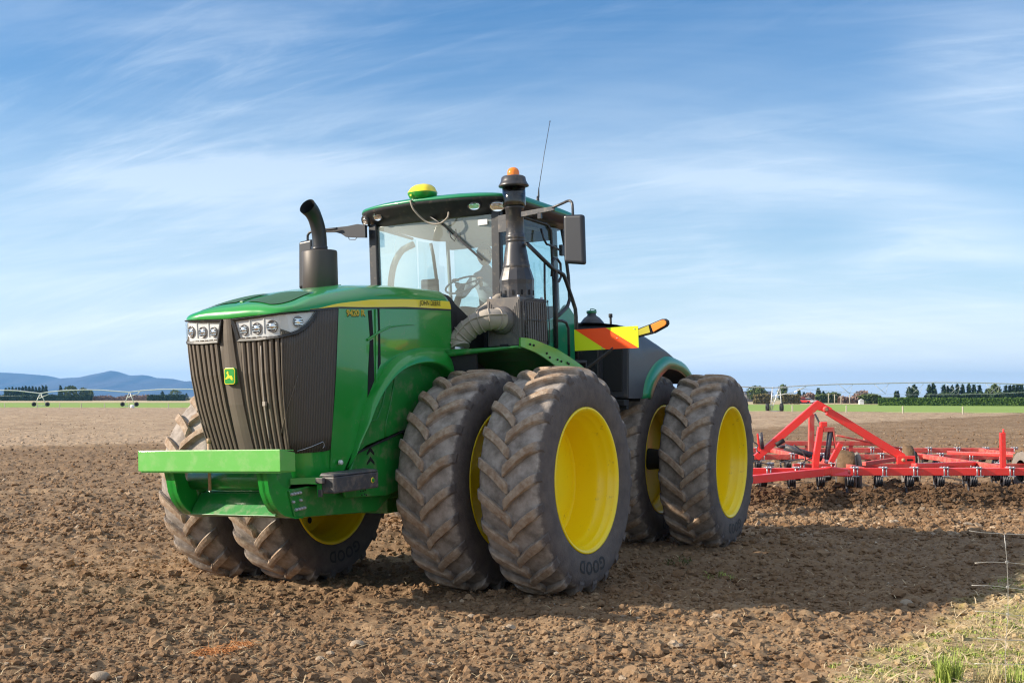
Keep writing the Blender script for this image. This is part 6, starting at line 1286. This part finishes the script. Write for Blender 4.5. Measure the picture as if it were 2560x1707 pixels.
# ------------------------------------------------------------------ hills
hp_ = [(-900, 960), (-500, 940), (-200, 932), (-60, 929), (0, 927.6), (20, 928), (60, 930.5), (106, 934), (127, 940), (144.6, 943.6), (161, 941.5), (202, 939.3), (223, 934), (251, 928.7), (266, 925.5), (276, 922.5), (289, 925), (304, 931.5), (329, 935), (361, 933.6), (380, 940.4), (423, 942.5), (457, 950), (476, 949), (560, 957), (700, 968), (900, 980), (1100, 988), (1300, 993)]
Yh = 6800; pxs = np.linspace(-900, 1300, 300); ry = np.interp(pxs, [p[0] for p in hp_], [p[1] for p in hp_]); hz_ = (991 - ry) / 3151.3 * Yh; hx = (pxs - 1280) / 3151.3 * Yh
V = np.linspace(0, 1, 60); HX = np.repeat(hx[None, :], 60, 0); HY = np.where(V < .75, 5200 + (Yh - 5200) * V / .75, Yh + 1500 * (V - .75) / .25)[:, None] + 0 * HX
pr = np.where(V < .75, (V / .75) ** 1.15, 1 - ((V - .75) / .25) ** 1.5)[:, None]
rid = np.abs(vnoise(HX * .004, HY * .0012, 71) - .5) * 2; rd2 = np.abs(vnoise(HX * .012 + 5, HY * .004, 72) - .5) * 2
HZ = hz_[None, :] * pr * (1 - .75 * (1 - pr) * (1 - rid) - .35 * (1 - pr) * rd2) - 5
M['hill'] = simple_noise_mat('hazy_hill_slopes', (.028, .048, .085), (.15, .11, .12), .0030, st=(1, .5, 3))  # blue of the distant haze is put into the slope colour too
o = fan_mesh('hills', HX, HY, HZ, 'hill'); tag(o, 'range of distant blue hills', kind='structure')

# ------------------------------------------------------------------ field margin: weeds, tuft, netting, stones
M['blade'] = mat('green_grass_blade', (.22, .31, .05), .7, noise=(5, 1, (.38, .42, .12)), spec=.2); M['dryblade'] = mat('dry_grass_blade', (.52, .43, .20), .8, noise=(5, 1, (.42, .33, .18)), spec=.2); M['weed'] = mat('low_weed_leaf', (.19, .26, .05), .7, noise=(9, 1, (.33, .36, .09)), spec=.2)
def blades(b, n, cx, cy, rad, ln, lean=.5, w_=.004, z=None):
    for _ in range(n):
        a = random.uniform(0, 6.28); r = rad * math.sqrt(random.random()); x, y = cx + r * math.cos(a), cy + r * math.sin(a); zz2 = float(gz(x, y)) - .01; l = ln * random.uniform(.5, 1.25); la = random.uniform(0, 6.28); le = lean * random.uniform(.2, 1.2)
        d = Vector((math.cos(la) * le, math.sin(la) * le, 1)).normalized(); s_ = Vector((-math.sin(la), math.cos(la), 0)) * w_ * random.uniform(.7, 1.3); p = Vector((x, y, zz2)); m1 = p + d * l * .55; d2 = (d + Vector((math.cos(la), math.sin(la), -.3)) * le * .8).normalized(); e2 = m1 + d2 * l * .45
        b.add([p - s_, p + s_, m1 + s_ * .8, m1 - s_ * .8, e2], [(0, 1, 2, 3), (3, 2, 4)])
def vpt():
    while True:
        y = random.uniform(7.0, 14.5); x = random.uniform(1.4, y * .46 + 1.5)
        if float(verge(x, y)) > .5: return x, y
b = MB()
for _ in range(560):
    x, y = vpt(); blades(b, random.randint(12, 60), x, y, random.uniform(.03, .16), .038, 1.0, .006)
tag(b.build('weeds', 'weed'), 'low green weeds and clover over the field margin', kind='stuff')
b = MB()
for _ in range(4200):
    x, y = vpt(); blades(b, 3, x, y, .05, random.uniform(.03, .08), 1.6, .0028)
tag(b.build('dry_grass', 'dryblade'), 'short dead grass matted over the field margin', kind='stuff')
straw('margin_straw', 1300, 7.2, 13.5, lambda y: random.uniform(1.9 + (y - 8) * .667, y * .46 + 1), .16, 'straw', 'long pale stalks lying on the field margin', wd=.003)
b = MB(); blades(b, 330, 0, 0, .001, .1) if False else None
for (px, py, n, rad, ln, m, lb) in ((2372, 1712, 260, .075, .20, 'blade', 'upright bright green grass tuft at the bottom edge right of centre'), (2480, 1716, 120, .12, .12, 'dryblade', 'thin yellowish grass clump right of the bright green tuft'), (2548, 1712, 160, .13, .12, 'blade', 'yellow green grass clump in the bottom right corner')):
    g_ = H * 3151.3 / (py - 991); c = W(px, py, g_); b = MB(); blades(b, n, c.x, g_, rad, ln, .30, .0035); o = b.build('grass_tuft', m); o.data.transform(Matrix.Translation((-c.x, -g_, 0))); o.location = (c.x, g_, 0); tag(o, lb, 'grass', 'grass tufts at the bottom right')
for (px, py, lb, m) in ((1800, 1443, 'flattened green weed in the tractor shadow', 'weed'), (1690, 1418, 'smaller dark weed in the shadow behind the front tyre', 'shrub')):
    g_ = H * 3151.3 / (py - 991); c = W(px, py, g_); b = MB(); blades(b, 90, c.x, g_, .17, .10, 2.0, .004); o = b.build('weed_plant', m); o.data.transform(Matrix.Translation((-c.x, -g_, 0))); o.location = (c.x, g_, 0); tag(o, lb, 'weed')
M['twine'] = mat('orange_dead_moss', (.62, .25, .07), .8, noise=(30, 1, (.45, .20, .08)))
for (px, py, r, n, lb) in ((543, 1632, .12, 300, 'orange tangle of dead fibres lying on the soil at the front left'), (610, 1607, .06, 110, 'smaller orange tangle behind the larger one')):
    g_ = H * 3151.3 / (py - 991); c = W(px, py, g_); b = MB()
    for _ in range(n):
        a = random.uniform(0, 6.28); rr = r * math.sqrt(random.random()); x, y = c.x + 1.3 * rr * math.cos(a), g_ + rr * math.sin(a); p = Vector((x, y, float(gz(x, y)) + random.uniform(.01, .035))); d = Vector((random.gauss(0, 1), random.gauss(0, 1), random.gauss(0, .35))).normalized() * random.uniform(.03, .08); b.tube([tuple(p), tuple(p + d * .5 + Vector((0, 0, .006))), tuple(p + d)], .0016, 3, caps=False)
    o = b.build('fibre_tangle', 'twine'); o.data.transform(Matrix.Translation((-c.x, -g_, 0))); o.location = (c.x, g_, 0); tag(o, lb, 'plant debris')
M['stone'] = mat('pale_stone', (.38, .30, .22), .85, noise=(14, 1, (.24, .175, .12)), bump=(50, .4))
for (px, py, r, lb) in ((893, 1612, .055, 'large rounded pale clod in the centre foreground'), (2267, 1506, .06, 'pale angular stone on the lit soil at the right'), (1179, 1548, .04, 'pale stone in front of the big front tyre'), (800, 1642, .03, 'small pale stone left of the large rounded clod'), (580, 1512, .03, 'small pale stone before the left tyres'), (250, 1690, .06, 'brown stone at the bottom left corner'), (1380, 1530, .03, 'small pale stone right of the front tyre')):
    g_ = H * 3151.3 / (py - 991); c = W(px, py, g_); bm = bmesh.new(); bmesh.ops.create_icosphere(bm, subdivisions=3, radius=r)
    for v in bm.verts: q = v.co * 9; v.co *= 1 + .35 * (float(vnoise(np.array([q.x + px]), np.array([q.y + q.z * 1.7]), 81)[0]) - .5); v.co.z *= .62
    me = bpy.data.meshes.new('stone'); bm.to_mesh(me); bm.free(); me.materials.append(M['stone']); o = bpy.data.objects.new('stone', me); COL.objects.link(o); o.location = (c.x, g_, float(gz(c.x, g_)) + r * .25); tag(o, lb, 'stone')
c = W(330.5, 1023, 190); b = MB(); b.lathe([(0, 0), (.28, .02), (.33, .25), (.28, .5), (0, .6)], 16, 'z', (0, 0, 0)); o = b.build('bucket', 'white', bevel=.02); o.location = (c.x, 190, .02); tag(o, 'tiny white drum at the far pasture edge under the right irrigator tower', 'drum')
# wire netting at the lower right
fe = empty('wire_fence', (2.15, 5.5, 0)); tag(fe, 'end of a wire netting fence close to the camera at lower right', 'fence')
zf = lambda x, y: (2060 + x / 3.672, 1280 + y / 3.672)
def wire(name, pts, r=.0012, Yd=5.5):
    b = MB(); b.tube([tuple(W(*zf(*p), Yd) - Vector((2.15, 5.5, 0))) if len(p) == 2 else p for p in pts], r, 5); b.build(name, 'wire', fe)
wire('stay_wire', [(1655, 195), (1668, 330), (1680, 460), (1690, 690), (1690, 940), (1670, 1170), (1665, 1400), (1668, 1700), (1664, 2300), (1665, 3300), (1666, 4050)])
for pts in ([(1330, 168), (1450, 186), (1655, 197), (1836, 205), (2400, 215)], [(1385, 465), (1520, 455), (1680, 460), (1836, 475), (2400, 470)], [(1355, 670), (1520, 672), (1690, 690), (1836, 710), (2400, 715)], [(1385, 905), (1560, 915), (1690, 938), (1836, 950), (2400, 955)], [(1410, 1150), (1670, 1172), (2400, 1190)], [(1380, 1388), (1665, 1392), (2400, 1400)], [(1360, 1750), (1668, 1760), (2400, 1770)], [(1360, 2300), (1664, 2300), (2400, 2310)], [(1360, 3000), (2400, 3010)]): wire('line_wire', pts)
wire('stay_wire', [(2380, 210), (2384, 470), (2380, 715), (2390, 1190), (2384, 1770), (2386, 3010), (2386, 4050)])
for y, x in ((460, 1681), (690, 1690), (940, 1689)): b = MB(); c = W(*zf(x, y), 5.5) - Vector((2.15, 5.5, 0)); b.tube([tuple(c + Vector((.006 * math.cos(t), .004, .006 * math.sin(t)))) for t in np.linspace(0, 6.28, 9)], .0016, 4); b.build('wire_knot', 'wire', fe)
# ------------------------------------------------------------------ haze: one closed box of thin air round the whole scene
m = bpy.data.materials.new('thin_air'); m.use_nodes = True; t = m.node_tree; t.nodes.clear()
o_ = t.nodes.new('ShaderNodeOutputMaterial'); pv = t.nodes.new('ShaderNodeVolumePrincipled'); pv.inputs['Color'].default_value = (.20, .52, .98, 1); pv.inputs['Density'].default_value = 1.2e-4; pv.inputs['Anisotropy'].default_value = 0.2
t.links.new(pv.outputs[0], o_.inputs['Volume'])
b = MB(); b.box((-9600, -300, -1.8), (9600, 8350, 158)); hzb = b.build('haze', m); tag(hzb, 'thin blue air between the camera and the hills', kind='stuff')
